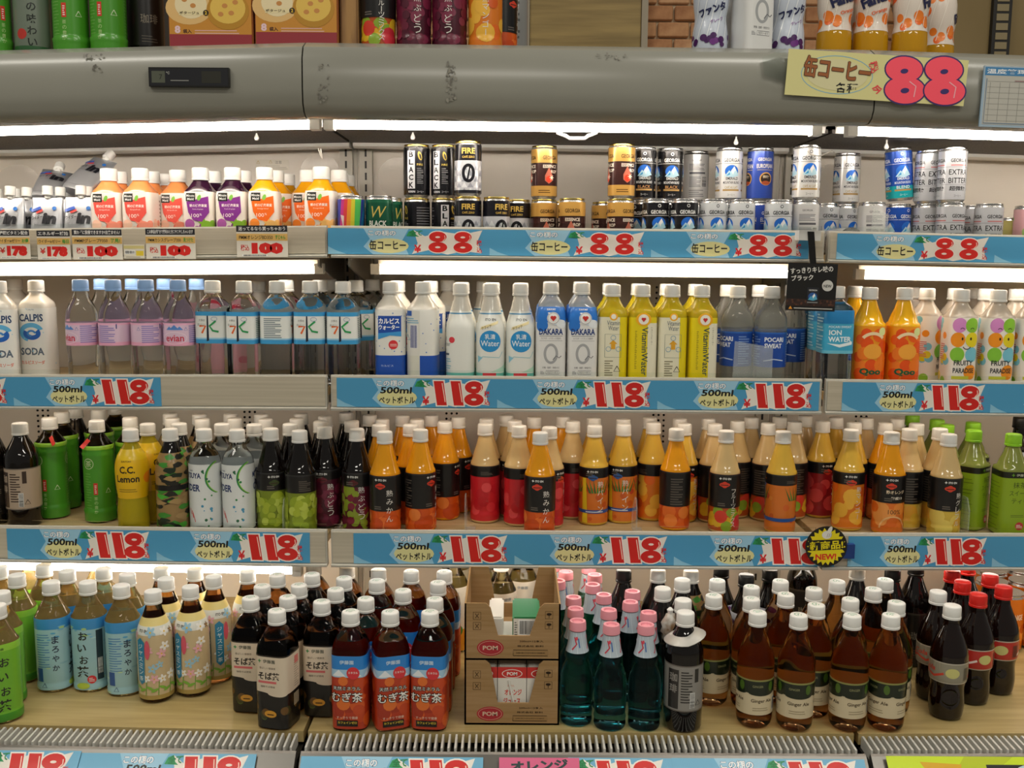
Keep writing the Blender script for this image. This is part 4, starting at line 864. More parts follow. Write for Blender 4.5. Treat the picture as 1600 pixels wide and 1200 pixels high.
# ---- bottom deck
def tea_ink(a, u, z1, ink='22221c', step=24, size=20):
    for i, ch in enumerate('お〜いお茶' if size < 14 else 'おいお茶'): a.text(ch, u + (-1.5 if i % 2 else 1.5), z1 - 20 - i * step, None, ink, size * (1.15 if ch == '茶' else .8), .02)
def art_ogreen(a, half, z0, z1):
    wrap(a, half, z0, z1, '6fb02c'); a.rect(-half, z0, half, z0 + 14, '3f8a1e'); a.rect(-half, z1 - 12, half, z1, '8cc63a')
    for u in (-6, half * .8): tea_ink(a, u, z1 - 12, step=26); a.text('伊藤園', u - 6, z1 - 8, 4, '24381a', 14, .01)
    a.rect(half * .4 - 8, z0 + 20, half * .4 + 10, z1 - 20, '5a9a24'); a.ell(-24, z0 + 22, 7, 7, 'd8343a')
kind('ogreen', 'green_tea_bottle', 'lime green labelled tea bottle with brush lettering', 'bottle', 204, p_cone(204, 31.5, 140, n=2.4, foot=20), TEA, (4, 142), art_ogreen)
def art_oblue(a, half, z0, z1):
    wrap(a, half, z0, z1, '9cc4cc'); a.rect(-half, z1 - 20, half, z1, '3f8fc8'); r = random.Random(2)
    for _ in range(26): x, z = r.uniform(-half, half), r.uniform(z1 - 40, z1 - 14); a.ell(x, z, r.uniform(3, 8), r.uniform(1, 2.4), r.choice(('5aa6d2', '7ab8d8', 'b0d4d8', 'a8cc8a')), 10)
    for _ in range(20): x, z = r.uniform(-half, half), r.uniform(z0, z1 - 40); a.ell(x, z, r.uniform(3, 8), r.uniform(1, 2.4), r.choice(('b4d4d0', '8cb8c6', 'b8d4a8')), 10)
    u = -4; tea_ink(a, u, z1 - 12, step=23); a.ell(u + 14, z0 + 20, 8, 8, 'd8343f'); a.fine(u + 9, z0 + 16, u + 19, z0 + 25, 3, 'f0d8d8', 1.4); a.rect(20, z0 + 18, 33, z1 - 22, '24343e'); a.bars(22, z0 + 30, 31, z0 + 60, up=True); a.ell(-6, z0 + 8, 12, 6, 'b4c84a')
    u = -half * .62; a.fine(u - 12, z0 + 44, u + 12, z1 - 26, 14, '3f7ab8', 1.4); a.rect(u - 14, z0 + 16, u - 2, z0 + 42, '2a5aa0'); a.tri(u, z0 + 8, 5, '2a3a6a'); a.vtext('まろやか', u + 22, z1 - 40, 18, 12, '24344a', .02)
kind('oblue', 'green_tea_bottle', 'tea bottle with pale blue mottled label', 'bottle', 203, p_cone(203, 31, 140, n=2.4, foot=16), TEA, (5, 141), art_oblue)
def flower(a, x, z, s, c, rot=0):
    for k in range(5): a.ell(x + s * .62 * math.cos(R_(rot + 72 * k)), z + s * .62 * math.sin(R_(rot + 72 * k)), s * .6, s * .34, c, 8, rot + 72 * k)
    a.ell(x, z, s * .22, s * .22, 'e8c040', 8)
def art_jasmine(a, half, z0, z1):
    wrap(a, half, z0, z1, 'c9b48c'); a.rect(-half, z1 - 14, half, z1, 'e2cf86'); a.rect(-half, z0, half, z0 + 8, 'a89050'); a.rect(-half, z1 - 30, half, z1 - 14, 'dfe0d8'); r = random.Random(6)
    a.text('ITO EN', -12, z1 - 22, 5, '2c2c24', 20, .03)
    for _ in range(34): flower(a, r.uniform(-half, half), r.uniform(z0 + 30, z1 - 22), r.uniform(5, 9), r.choice(('f2f0ea', 'f2f0ea', 'e8b0b8', '9cc4d8', '8a6a4a')), r.uniform(0, 72))
    for u in (-30, -8, 14, 36, -52, 58): a.line([(u, z0 + 8), (u + 2, z0 + 34)], 1.4, '6aa03a'); a.ell(u - 6, z0 + 18, 7, 2.6, '7ab040', 10, 25); a.ell(u + 8, z0 + 22, 7, 2.6, '7ab040', 10, -25)
    for u in (-16, half * .75): a.poly([(u - 8, z1 - 40), (u, z1 - 34), (u + 8, z1 - 42), (u + 7, z0 + 34), (u, z0 + 28), (u - 7, z0 + 36)], '2a84ac'); a.vtext('ジャスミン茶', u, z1 - 50, 12, 9, 'dcecf0', .01); a.ell(u + 13, z1 - 56, 5, 18, 'd8586a', 14)
kind('jasmine', 'jasmine_tea_bottle', 'jasmine tea bottle with flower label and cream neck', 'bottle', 203, p_round(203, 31, 118), BROWN, (8, 158), art_jasmine)
def art_soba(a, half, z0, z1):
    wrap(a, half, z0, z1, '17130f'); a.rect(-half, z0 + 62, half, z1, 'dcccb4'); a.ell(-20, z0 + 60, 20, 5, '17130f'); a.ell(14, z0 + 63, 18, 5, 'dcccb4'); a.rect(-half, z1 - 2, half, z1, '2a2018')
    for u in (-4,): a.star(u - 15, z1 - 10, 1.5, 4, 4, '2f8a4a'); a.text('伊藤園', u + 3, z1 - 10, 6.5, '2c3a2c', 22, .01); a.text('香ばしい健康茶', u, z1 - 22, 4, '6a5a4a', 30); a.text('そば茶', u + 2, z1 - 36, 14, '2a2018', 40, .03); a.rect(u - 18, z1 - 49, u + 16, z1 - 45, 'd86a6a'); a.text('韃靼そば使用', u, z1 - 55, 3.6, '4a3a2a', 26)
    blobs(a, -half, half, z0 + 6, z0 + 46, 24, ('4a5a24', '5a4a1e', '3a3a1a', '6a4a1e'), 3, 8, 2); a.ell(0, z0 + 26, 11, 6.5, 'd89a34'); a.fine(-6, z0 + 24, 6, z0 + 28, 1, '4a2a10', 2)
    u = half * .55; a.fine(u - 8, z0 + 68, u + 8, z1 - 12, 12, '9a8a78', 1.2); a.rect(u - 6, z1 - 22, u + 8, z1 - 8, 'd8706a')
    for k in range(5): a.rect(u - 10 + k * 4, z0 + 34, u - 8 + k * 4, z0 + 56, 'cfc0a0')
kind('soba', 'buckwheat_tea_bottle', 'square buckwheat tea bottle with cream and black label', 'bottle', 205, p_sq(205, 30.5, 142, n=4.6), BROWN, (4, 134), art_soba, cap='gw')
def art_barley(a, half, z0, z1):
    wrap(a, half, z0, z1, 'b83a1c'); a.rect(-half, z1 - 24, half, z1, '2a84d0'); a.rect(-half, z1 - 38, half, z1 - 24, 'a8cce4'); blobs(a, -half, half, z0, z1 - 36, 44, ('c8481e', 'd85a22', 'a8321a', 'e0702a'), 8, 13, 4)
    for k in range(8): a.poly([(-half + k * half / 4, z1 - 36), (-half + k * half / 4 + 12, z1 - 24), (-half + k * half / 4 + 24, z1 - 36)], 'e8eef2')
    for u in (-2, half):
        a.text('伊藤園', u, z1 - 11, 7, 'd8ecf8', 24, .01); a.ell(u + 11, z1 - 30, 11, 11, 'd8323a'); a.text('ミネラル', u + 11, z1 - 29, 4, 'f6e4e0', 16, .02)
        for dx, dz in ((.9, 0), (-.9, 0), (0, .9), (0, -.9)): a.text('むぎ茶', u + dx, z0 + 58 + dz, 17, '1f1512', 52, .03); a.text('天然ミネラル', u + dx, z0 + 74 + dz, 7, '1f1512', 46, .02)
        a.text('むぎ茶', u, z0 + 58, 17, 'f4f2ea', 52, .01); a.text('天然ミネラル', u, z0 + 74, 7, 'f4f2ea', 46, .0); a.text('すっきりで健康', u, z0 + 21, 5, 'f0d8c0', 36); a.rect(u - 18, z0 + 5, u + 18, z0 + 16, '1c1a14'); a.text('カフェインゼロ', u, z0 + 12, 4.5, 'e8c83a', 32, .02)
kind('barley', 'barley_tea_bottle', 'square barley tea bottle with blue and red label', 'bottle', 205, p_sq(205, 30.5, 142, n=4.6), BROWN, (5, 136), art_barley, cap='gw')
def art_ram(a, half, z0, z1):
    wrap(a, half, z0, z1, 'b4c2cc'); r = random.Random(3)
    for k in range(10): a.line([(-half + k * half / 5, z0), (-half + k * half / 5 + r.uniform(-4, 4), z1)], .7, 'd8e2e8')
    for u in (-6, 20, -38): a.line([(u, z1 - 8), (u + 4, z0 + 16), (u - 3, z0 + 6)], 2.2, 'c8384a'); a.line([(u + 7, z1 - 10), (u + 9, z0 + 10)], 1.8, '3a6ab0'); a.ell(u + 4, z0 + 26, 2.2, 3.4, 'd84a5a', 8)
RAMG = tint('ramune_glass', '78bcc2', 1.26)
def ram_extra(K):
    cap = MB().rev([(.1675, .0135), (.169, .0152), (.1795, .0148), (.184, .0138), (.184, .0098), (.1805, .0085)], 40)
    return [('cap', cap.mesh('cap', CAPS['p'], True, 40))]
kind('ramune', 'marble_soda_bottle', 'teal glass marble soda bottle with pink cap', 'bottle', 184, [(0.0, 22), (1.8, 27), (7.2, 28.5), (14.3, 27.5), (19.7, 28.5), (26.9, 27), (35.8, 28), (62.6, 28.5), (87.7, 28), (100.2, 25.5), (109.2, 21), (114.6, 19.5), (119.9, 21.5), (127.1, 21.5), (134.2, 19), (145.0, 16.5), (157.5, 15), (168.3, 13.5)], RAMG, (131, 167), art_ram, cap=None, extra=ram_extra)
kind('black_coffee', 'coffee_bottle', 'black coffee bottle with grey label and silver neck card', 'bottle', 207, p_round(207, 33, 136), DARK, (40, 122), art_coffee('8d8a84', '2a2826'), capr=15.5)
def art_ale(a, half, z0, z1):
    wrap(a, half, z0, z1, 'd3c4a2'); a.rect(-half, z1 - 25, half, z1, '15200f'); a.rect(-half, z1 - 3, half, z1, '8a8a4a')
    for u in (-30, 22, 74, -82):
        a.ell(u, z1 - 25, 24, 4, '15200f'); a.ell(u + 16, z1 - 13, 5, 9, '4a6a20', 12); a.text('Ginger Ale', u, z0 + 25, 8, '4a3a24', 38, .02); a.text('GINGER', u - 8, z1 - 12, 4, '9a9a6a', 18); a.fine(u - 16, z0 + 8, u + 12, z0 + 16, 2, '8a7a5a', 1)
    u = 50; a.rect(u - 8, z0 + 2, u + 16, z1 - 30, 'd3c4a2'); a.bars(u - 6, z0 + 6, u + 6, z0 + 30); a.tri(u + 12, z0 + 18, 5, '2a2a1a')
kind('ale', 'ginger_ale_bottle', 'amber ginger ale bottle with green and cream label', 'bottle', 203, [(0, 22), (2, 26), (8, 30), (16, 31), (26, 31.5), (70, 31.5), (76, 32), (116, 32), (126, 31), (146, 24.5), (164, 16.5), (174, 13.4), (178, 12.8), (199, 12.6)], GALE, (28, 92), art_ale, cap='gw')
def art_cola(bg, ink):
    def f(a, half, z0, z1):
        wrap(a, half, z0, z1, bg); a.rect(-half, z1 - 2, half, z1, 'b8b0a0'); a.rect(-half, z0, half, z0 + 2, 'b8b0a0')
        for u in (-half / 2, half / 2, -half + 6): a.line([(u - 28, z0 + 8), (u - 8, z0 + 16), (u + 12, z0 + 10), (u + 30, z0 + 18)], 4, ink); a.text('Cola', u, z0 + 24, 9, ink, 30, .02, shear=.2)
        a.bars(14, z0 + 6, 27, z0 + 30, '2a2a2a', bg); a.ell(-6, z0 + 20, 12, 9, 'c8c47a')
    return f
CP = [(0, 23), (3, 27), (14, 29), (30, 30), (50, 28.5), (62, 29), (76, 32), (112, 32), (122, 31), (144, 24.5), (164, 16), (174, 13.2), (178, 12.8), (200, 12.6)]
COLA = liq('cola', '120604', .05)
kind('cola_w', 'cola_bottle', 'contoured cola bottle with silver label and white cap', 'bottle', 204, CP, COLA, (70, 108), art_cola('8f8a78', 'c8402e'), cap='w')
kind('cola_r', 'cola_bottle', 'contoured cola bottle with red label and red cap', 'bottle', 204, CP, COLA, (70, 108), art_cola('b42a22', 'f0e0dc'), cap='r')
def art_dark(a, half, z0, z1): wrap(a, half, z0, z1, '191614'); a.rect(-half, z1 - 4, half, z1, '3a342c'); a.text('珈琲', 0, (z0 + z1) / 2, 16, '8a8070', 30); a.fine(-14, z0 + 6, 14, z0 + 20, 3, '6a6258', 1)
kind('dark_bottle', 'coffee_bottle', 'black coffee bottle with dark label', 'bottle', 205, p_round(205, 32, 118), DARK, (20, 112), art_dark, cap='w')
kind('dark_blackcap', 'coffee_bottle', 'black bottle with dark grey cap', 'bottle', 205, p_round(205, 32, 118), DARK, (20, 112), art_dark, cap='k')
def art_pale(a, half, z0, z1): wrap(a, half, z0, z1, 'e6e2d6'); a.rect(-half, z0, half, z0 + 46, 'e09a2c'); a.ell(0, z0 + 44, 16, 14, '4a8a3a'); a.text('伊藤園', -4, z1 - 12, 6, '3a6a8a', 22); a.text('茶', 2, z0 + 80, 18, '33302a', 20, .01); blobs(a, -half, half, z0 + 4, z0 + 40, 12, ('f0b040', 'd8842a'), 4, 8)
kind('pale_tea', 'tea_bottle', 'pale tea bottle with cream and orange label', 'bottle', 204, p_cone(204, 31, 140), tint('pale_tea', 'd8cc9a'), (5, 140), art_pale)
# ---- on top of the case
def art_grey(a, half, z0, z1): wrap(a, half, z0, z1, '6f7a6c'); a.vtext('緑茶の味わい', 6, z1 - 20, 20, 15, '1c241c', .02); a.ell(-12, z0 + 30, 9, 9, 'b8342c'); a.rect(-half, z0, half, z0 + 10, '2f5a34')
kind('tea_grey', 'green_tea_bottle', 'tea bottle with grey green label and black lettering', 'bottle', 204, p_cone(204, 31, 140), tint('dark_tea', '7a5a20'), (4, 140), art_grey)
def art_silver(a, half, z0, z1): wrap(a, half, z0, z1, '8a8a88'); a.fine(-12, z0 + 20, 12, z1 - 10, 10, '4a4a48'); a.rect(-half, z0, half, z0 + 12, 'a8a8a6')
kind('tea_silver', 'coffee_bottle', 'slim silver labelled bottle behind the tea bottles', 'bottle', 200, p_cone(200, 27, 140), DARK, (4, 140), art_silver)
# ------------------------------------------------------------------ where the bottles stand
ITEMS = []
DMIN = {'top': 1.765, 'one': 1.962, 'two': 1.938, 'three': 1.915, 'deck': 1.652}
def sp(k, px, cy, shelf, D=None, rot=None, note='', layer=0):
    K = KINDS[k]; H = K['H'] * (1 if layer == 0 else 2) + (0 if layer == 0 else .0003)
    if D is None:
        d = ray(px, cy); z = DECK[shelf] + H
        for _ in range(3):
            t = (z - ZC) / d.z; x = d.x * t; z = DECK[shelf] + H + sag(x, DECK[shelf])
        D = d.y * t
    D = max(D, DMIN[shelf])
    D = min(D, 2.235)
    x, _ = at(px, cy + 4, D)
    ITEMS.append(dict(k=k, x=x, y=D, shelf=shelf, px=px, rot=rot, note=note, layer=layer))
def many(k, shelf, rows, note=''):
    for r in rows: sp(k, r[0], r[1], shelf, r[2] if len(r) > 2 else None, r[3] if len(r) > 3 else None, r[4] if len(r) > 4 else note)
# upper shelf
F1, B1 = 1.985, 2.06
many('mm_grape', 'one', [(172, 262, F1, 0), (220, 262, F1, -4), (287, 269, F1 + .05, -8), (196, 270, B1, 4), (243, 270, B1, 20), (260, 278, 2.12, 8)])
many('mm_cassis', 'one', [(315, 260, F1, 2), (363, 259, F1, 0), (334, 268, B1), (381, 267, B1)])
many('mm_orange', 'one', [(410, 257, F1, 3), (466, 266, F1 + .07, -6), (502, 256, F1, -3), (430, 265, B1, 30), (449, 280, 2.15), (517, 262, B1), (532, 266, 2.12), (543, 273, 2.19)])
L1, L2, L3 = 1.975, 2.045, 2.12
sp('can_boss', 548, 298, 'one', L1, 14); sp('can_wblack', 592, 298, 'one', L1, 0); sp('can_wblack', 618, 306, 'one', L2, 60, 'half hidden')
many('can_black', 'one', [(648, 311, L2, 0, 'turned to its flame side'), (689, 311, L2, 25, 'in the lower layer')]); ITEMS[-2]['rot'] = -70
many('can_fire', 'one', [(732, 299, L1, 0), (775, 299, L1, 20), (811, 303, 2.06, -8)])
many('can_ess', 'one', [(848, 310, L2, 90, 'turned to its back'), (894, 308, L1 + .02, -26, 'alone in the lower layer'), (872, 317, L3, 10, 'far back'), (944, 320, L3, 12, 'far back by the gap'), (970, 306, L1 + .02, 12, 'below another gold can')])
many('can_embblack', 'one', [(1003, 314, L2 + .01, 50), (1025, 308, 1.99, 8), (1046, 309, L2 + .02, 40), (1073, 302, L1, 8)])
many('can_emb', 'one', [(1115, 303, L1, 10), (1156, 305, L1, 12), (1217, 305, L1, 0), (1297, 318, L2 + .02, 6), (1138, 309, L2, 50), (1086, 312, L3, 40)])
sp('can_euro', 1187, 315, 'one', L2, 20, 'lower layer'); sp('can_back', 1259, 312, 'one', L1 + .01, 0, 'lower layer at the hanging card'); sp('can_back', 1363, 314, 'one', L1 + .03, 0, 'lower layer beside the lying can'); sp('can_emb', 1320, 320, 'one', 2.115, 30, 'half hidden behind a back-turned can')
sp('can_embblue', 1403, 327, 'one', 2.05, -60, 'below the tilted can')
many('can_bitter', 'one', [(1421, 326, 2.10, 30), (1449, 321, 2.03, 0), (1486, 318, L1, 14), (1517, 322, 2.05, 30), (1546, 319, L1, 0)])
sp('can_yellow', 1580, 337, 'one', 2.07); sp('can_pink', 1606, 322, 'one', 2.02)
for k, px, cy, D, rot, note in (('can_black', 648, 233, L2, 0, 'first in the upper layer'), ('can_black', 690, 233, L2, -14, 'second in the upper layer'), ('can_fire', 731, 232, L1, 0, 'stacked on top'), ('can_ess', 848, 236, L2, 0, 'standing on the back-turned can'),
    ('can_ess', 973, 232, L1 + .02, 0, 'stacked beside the black cans'), ('can_embblack', 1009, 237, L2 + .01, 0, 'upper layer, half hidden'), ('can_embblack', 1047, 236, L2 + .02, 0, 'upper layer, fully visible'), ('can_back', 1086, 240, L3, 0, 'upper layer far back'),
    ('can_aulait', 1136, 234, L2, 0, 'between grey and royal blue cans'), ('can_euro', 1176, 237, L2, 0, 'stacked on top'), ('can_aulait', 1253, 240, L1 + .01, 0, 'behind the wire hook'), ('can_aulait', 1330, 243, 2.115, 8, 'above the lying can'),
    ('can_bitter', 1437, 249, 2.03, 14, 'upper layer, standing behind'), ('can_bitter', 1472, 244, L1, 0, 'upper layer, in front')):
    sp(k, px, cy, 'one', D, rot, note, 1)
# second shelf
G1, G2, G3 = 1.955, 2.035, 2.11
many('soda', 'two', [(5, 441, G1, 20), (49, 445, G1 + .04, 0), (24, 447, 2.13, 10)])
many('evian', 'two', [(128, 435, G1, -38), (181, 435, G1, -95), (232, 435, G1, 120), (283, 435, G1, 0), (159, 438, G2, 20), (207, 437, G2, 90), (257, 438, G2), (307, 437, G2)])
many('rokko', 'two', [(339, 439, G1 + .01, 0), (378, 438, G1, -6), (425, 437, G1, 90), (473, 437, G1, 3), (532, 437, G1, 2), (452, 440, G2), (495, 439, G2, 12), (556, 440, G2, 30), (582, 442, G3, 20), (515, 441, G3)])
many('pinkwater', 'two', [(330, 446, 2.12, 10, 'beside the pale blue caps'), (404, 452, 2.14, -20, 'between two blue labels')])
many('calpis', 'two', [(610, 441, G1, 4), (661, 439, G1, 172, 'turned to its back'), (637, 444, G2, 20), (682, 442, G2, 10), (700, 445, G3, 20)])
many('kefir', 'two', [(721, 440, G1, 176, 'turned to its back'), (778, 442, G1, 0), (821, 443, G1, 4), (743, 444, G2, 30), (756, 448, G3), (793, 446, G2, 10), (834, 446, G2, 10)])
many('dakara', 'two', [(868, 440, G1, 0), (915, 440, G1, 2), (855, 443, G2), (900, 443, G2)])
many('vit_b', 'two', [(956, 442, G1, 0), (1041, 442, G1, 0), (938, 443, G2), (1022, 444, G2)])
many('vit_a', 'two', [(999, 442, G1, 0), (1082, 443, G1, 6), (981, 443, G2), (1063, 444, G2)])
many('pocari', 'two', [(1158, 449, G1 + .01, -30), (1202, 448, G1, 30), (1142, 450, G2, -10), (1182, 450, G2), (1246, 452, G2 + .02, 0, 'behind the hanging black card')])
many('ion', 'two', [(1308, 447, G1, 0), (1292, 449, G2 - .01, 0), (1277, 451, G3 - .03, 0)])
many('qoo', 'two', [(1360, 447, G1, 0), (1414, 448, G1, 0), (1332, 450, G2, 0)])
many('fruity', 'two', [(1501, 451, G1, 0), (1561, 452, G1, 0), (1614, 453, G1, 0), (1437, 456, G2 + .03, 90), (1458, 455, G2 - .01, 60), (1483, 453, G2, 90), (1518, 456, G3, 20), (1537, 454, G2, 90), (1584, 455, G2, 80), (1597, 457, G3, 70)])
# third shelf
sp('coffee', 28, 660, 'three', None, 0, 'with a plastic bag'); sp('dark_bottle', -8, 657, 'three', 1.96); sp('dark_bottle', 118, 646, 'three', 2.14, 0)
many('green_ridge', 'three', [(73, 648, 2.0, -4), (101, 646, 2.09, 0), (156, 648, 1.985, 10), (203, 650, 2.01, 20), (150, 645, 2.12), (180, 645, 2.2)])
many('lemon', 'three', [(213, 669, None, 0), (234, 662, None, 60)])
many('camo', 'three', [(272, 667), (290, 660), (258, 655), (306, 656), (276, 650), (318, 650)])
many('cider', 'three', [(332, 667, None, -24), (381, 669, None, -30), (354, 661, None, 60), (400, 662, None, 0), (366, 655), (412, 656), (404, 650), (342, 650)])
many('j_white', 'three', [(457, 673, None, 140), (440, 667, None, 30), (453, 661), (465, 655), (472, 650)])
many('j_grape', 'three', [(493, 664, None, 6), (498, 658), (504, 653), (534, 651)])
many('j_mixgrape', 'three', [(565, 670, None, 0), (548, 655, None, 20), (573, 651)])
many('j_mikan', 'three', [(597, 674, None, 0), (652, 668, None, 60), (693, 657, None, 75), (848, 676, None, 0), (1057, 670, None, 110), (598, 664), (643, 662, None, 20), (588, 652), (630, 652), (650, 656), (675, 652, None, 20), (718, 653, None, 60), (843, 653), (865, 653)])
many('j_red', 'three', [(758, 661, None, 120), (810, 662, None, 138), (895, 657, None, 130), (766, 653), (785, 652), (805, 656), (855, 670, None, 60)])
many('j_pine', 'three', [(925, 663, None, 0), (972, 662, None, -18), (1224, 674, None, 140, 'turned to its barcode'), (936, 654), (968, 655)])
many('j_mango', 'three', [(1022, 659, None, 60), (1330, 671, None, 0), (1013, 654), (1069, 661), (1070, 655)])
many('j_mix', 'three', [(1135, 673, None, 0), (1114, 662, None, 20), (1152, 656, None, 140), (1197, 660, None, 70), (1246, 657, None, 120), (1113, 655), (1178, 654), (1222, 653), (1261, 652)])
many('j_berry', 'three', [(1285, 657, None, 20), (1304, 654), (1329, 659)])
many('j_orange', 'three', [(1401, 674, None, 0), (1381, 660, None, 60)])
many('j_grapefruit', 'three', [(1478, 676, None, 4), (1424, 671, None, 110), (1461, 669, None, 60), (1437, 663), (1404, 656), (1354, 654)])
many('matcha', 'three', [(1566, 676, None, 0), (1503, 667, None, 40), (1515, 660, None, 90), (1478, 662), (1466, 657), (1446, 654)])
sp('fgrape', 1594, 660, 'three', 2.12, 10, 'on the third shelf')
# bottom deck
many('ogreen', 'deck', [(-4, 960, None, 48), (47, 889, None, 14), (9, 884), (42, 874), (74, 877), (2, 925, None, 40)])
many('oblue', 'deck', [(84, 906, None, 100), (137, 909, None, 4), (193, 910, None, 104), (113, 888), (166, 891), (217, 892), (137, 879)])
many('jasmine', 'deck', [(247, 921, None, 0), (305, 910, None, -4), (260, 902, None, 30), (340, 895, None, 60), (265, 888, None, 40), (372, 896, None, 20), (300, 886)])
many('soba', 'deck', [(396, 933, None, -6), (434, 952, None, -14), (512, 939, None, -4), (451, 931), (464, 913), (477, 899), (484, 889), (413, 914), (428, 899), (524, 921), (534, 902), (543, 890)])
many('barley', 'deck', [(540, 958, None, -2), (607, 957, None, 18), (668, 961, None, -4), (570, 940, None, 10), (631, 921, None, 0), (678, 942), (582, 907), (590, 891), (638, 892), (681, 910), (688, 893)])
many('pale_tea', 'deck', [(709, 900, 1.99, 10), (764, 893, 2.03), (783, 902, 1.955), (817, 893, 2.03), (712, 884, 2.1)])
many('ramune', 'deck', [(901, 970), (953, 977), (1013, 977), (890, 950), (945, 950), (1012, 958), (942, 931), (884, 932), (886, 914), (936, 913), (990, 940), (986, 923), (936, 898), (884, 900), (878, 892), (926, 891)])
sp('black_coffee', 1072, 958, 'deck', None, 0); sp('dark_blackcap', 968, 890, 'deck', None, 0, 'behind the marble sodas')
many('dark_bottle', 'deck', [(1007, 893, None, 0, 'behind the pink caps'), (1036, 918, None, 0, 'beside the dangling bag'), (1065, 938, None, 0, 'just behind the neck card'), (1056, 908, None, 0, 'near the green camouflage pack')])
sp('camo', 1077, 892, 'deck', None, 0, 'on the bottom deck')
many('ale', 'deck', [(1108, 933, None, 0), (1184, 956, None, -30), (1248, 961, None, 50), (1332, 961, None, -26), (1392, 961, None, 4), (1112, 908), (1167, 933, None, 10), (1171, 913), (1222, 927), (1219, 906), (1272, 943, None, 50), (1270, 919), (1329, 936), (1308, 908), (1365, 920), (1380, 904), (1401, 941)])
many('fgrape', 'deck', [(1140, 890, None, 10), (1157, 897, None, 0), (1204, 891, None, 0)])
sp('cola_w', 1488, 946, 'deck', None, 0); sp('cola_w', 1466, 924, 'deck', None, 20)
many('cola_r', 'deck', [(1529, 928, None, 20), (1503, 907), (1537, 896), (1567, 915, None, -10), (1472, 887), (1506, 884)])
many('dark_blackcap', 'deck', [(1254, 886, 2.07, 0, 'at the back near the ginger ale'), (1400, 887, None, 0, 'behind the ginger ale corner'), (1447, 886, None, 0, 'behind the colas')])
sp('dark_bottle', 1356, 889, 'deck', None, 0, 'at the back by the ginger ale')
# on top of the case
many('green_ridge', 'top', [(112, 0, 1.82, 4), (165, 0, 1.82, -4), (207, 0, 1.92, 20), (2, 0, 1.82, 60)], 'at the left top')
many('tea_grey', 'top', [(40, 0, 1.83, 10)]); many('tea_silver', 'top', [(70, 0, 1.88, 0)]); sp('dark_bottle', 225, 0, 'top', 1.88, 30, 'beside the soup packets')
sp('j_mix', 600, 0, 'top', 1.83, -6, 'on top of the case'); sp('j_grape', 648, 0, 'top', 1.83, -6, 'on top of the case'); sp('j_grape', 700, 0, 'top', 1.83, -24, 'atop the case beside the mango bottle'); sp('j_mango', 751, 0, 'top', 1.83, -20, 'on top of the case'); sp('j_mikan', 783, 0, 'top', 1.92, 60, 'on top of the case'); sp('tea_silver', 803, 0, 'top', 2.0, 0, 'beside the wood panel')
sp('fgrape', 1111, 0, 'top', 1.83, 4, 'on top of the case'); sp('fgrape', 1231, 0, 'top', 1.84, 14, 'atop the case beside the sports drink'); sp('dakara', 1176, 0, 'top', 1.82, 22, 'on top of the case'); sp('dakara', 1148, 0, 'top', 1.90, 50, 'atop the case, half hidden')
many('forange', 'top', [(1306, 0, 1.84, 10, 'turned to its lettering'), (1362, 0, 1.84, -10, ''), (1424, 0, 1.83, 60, ''), (1330, 0, 1.92, 60, ''), (1468, 0, 1.93, 80, '')])
for i in range(8): sp('can_orange', 1548, 0, 'deck', 2.03, i * 40)
# orange cans are four columns, two rows; place by real spacing
oc = [q for q in ITEMS if q['k'] == 'can_orange']
for i, q in enumerate(oc): q['y'] = (2.0, 2.07, 2.14)[i % 3]; q['x'] = (1590, 1564, 1562)[i % 3] / 1 ; q['x'] = (q['x'] - 800) / FPX * q['y'] * 1.02 + (i // 3) * .069; q['layer'] = 0
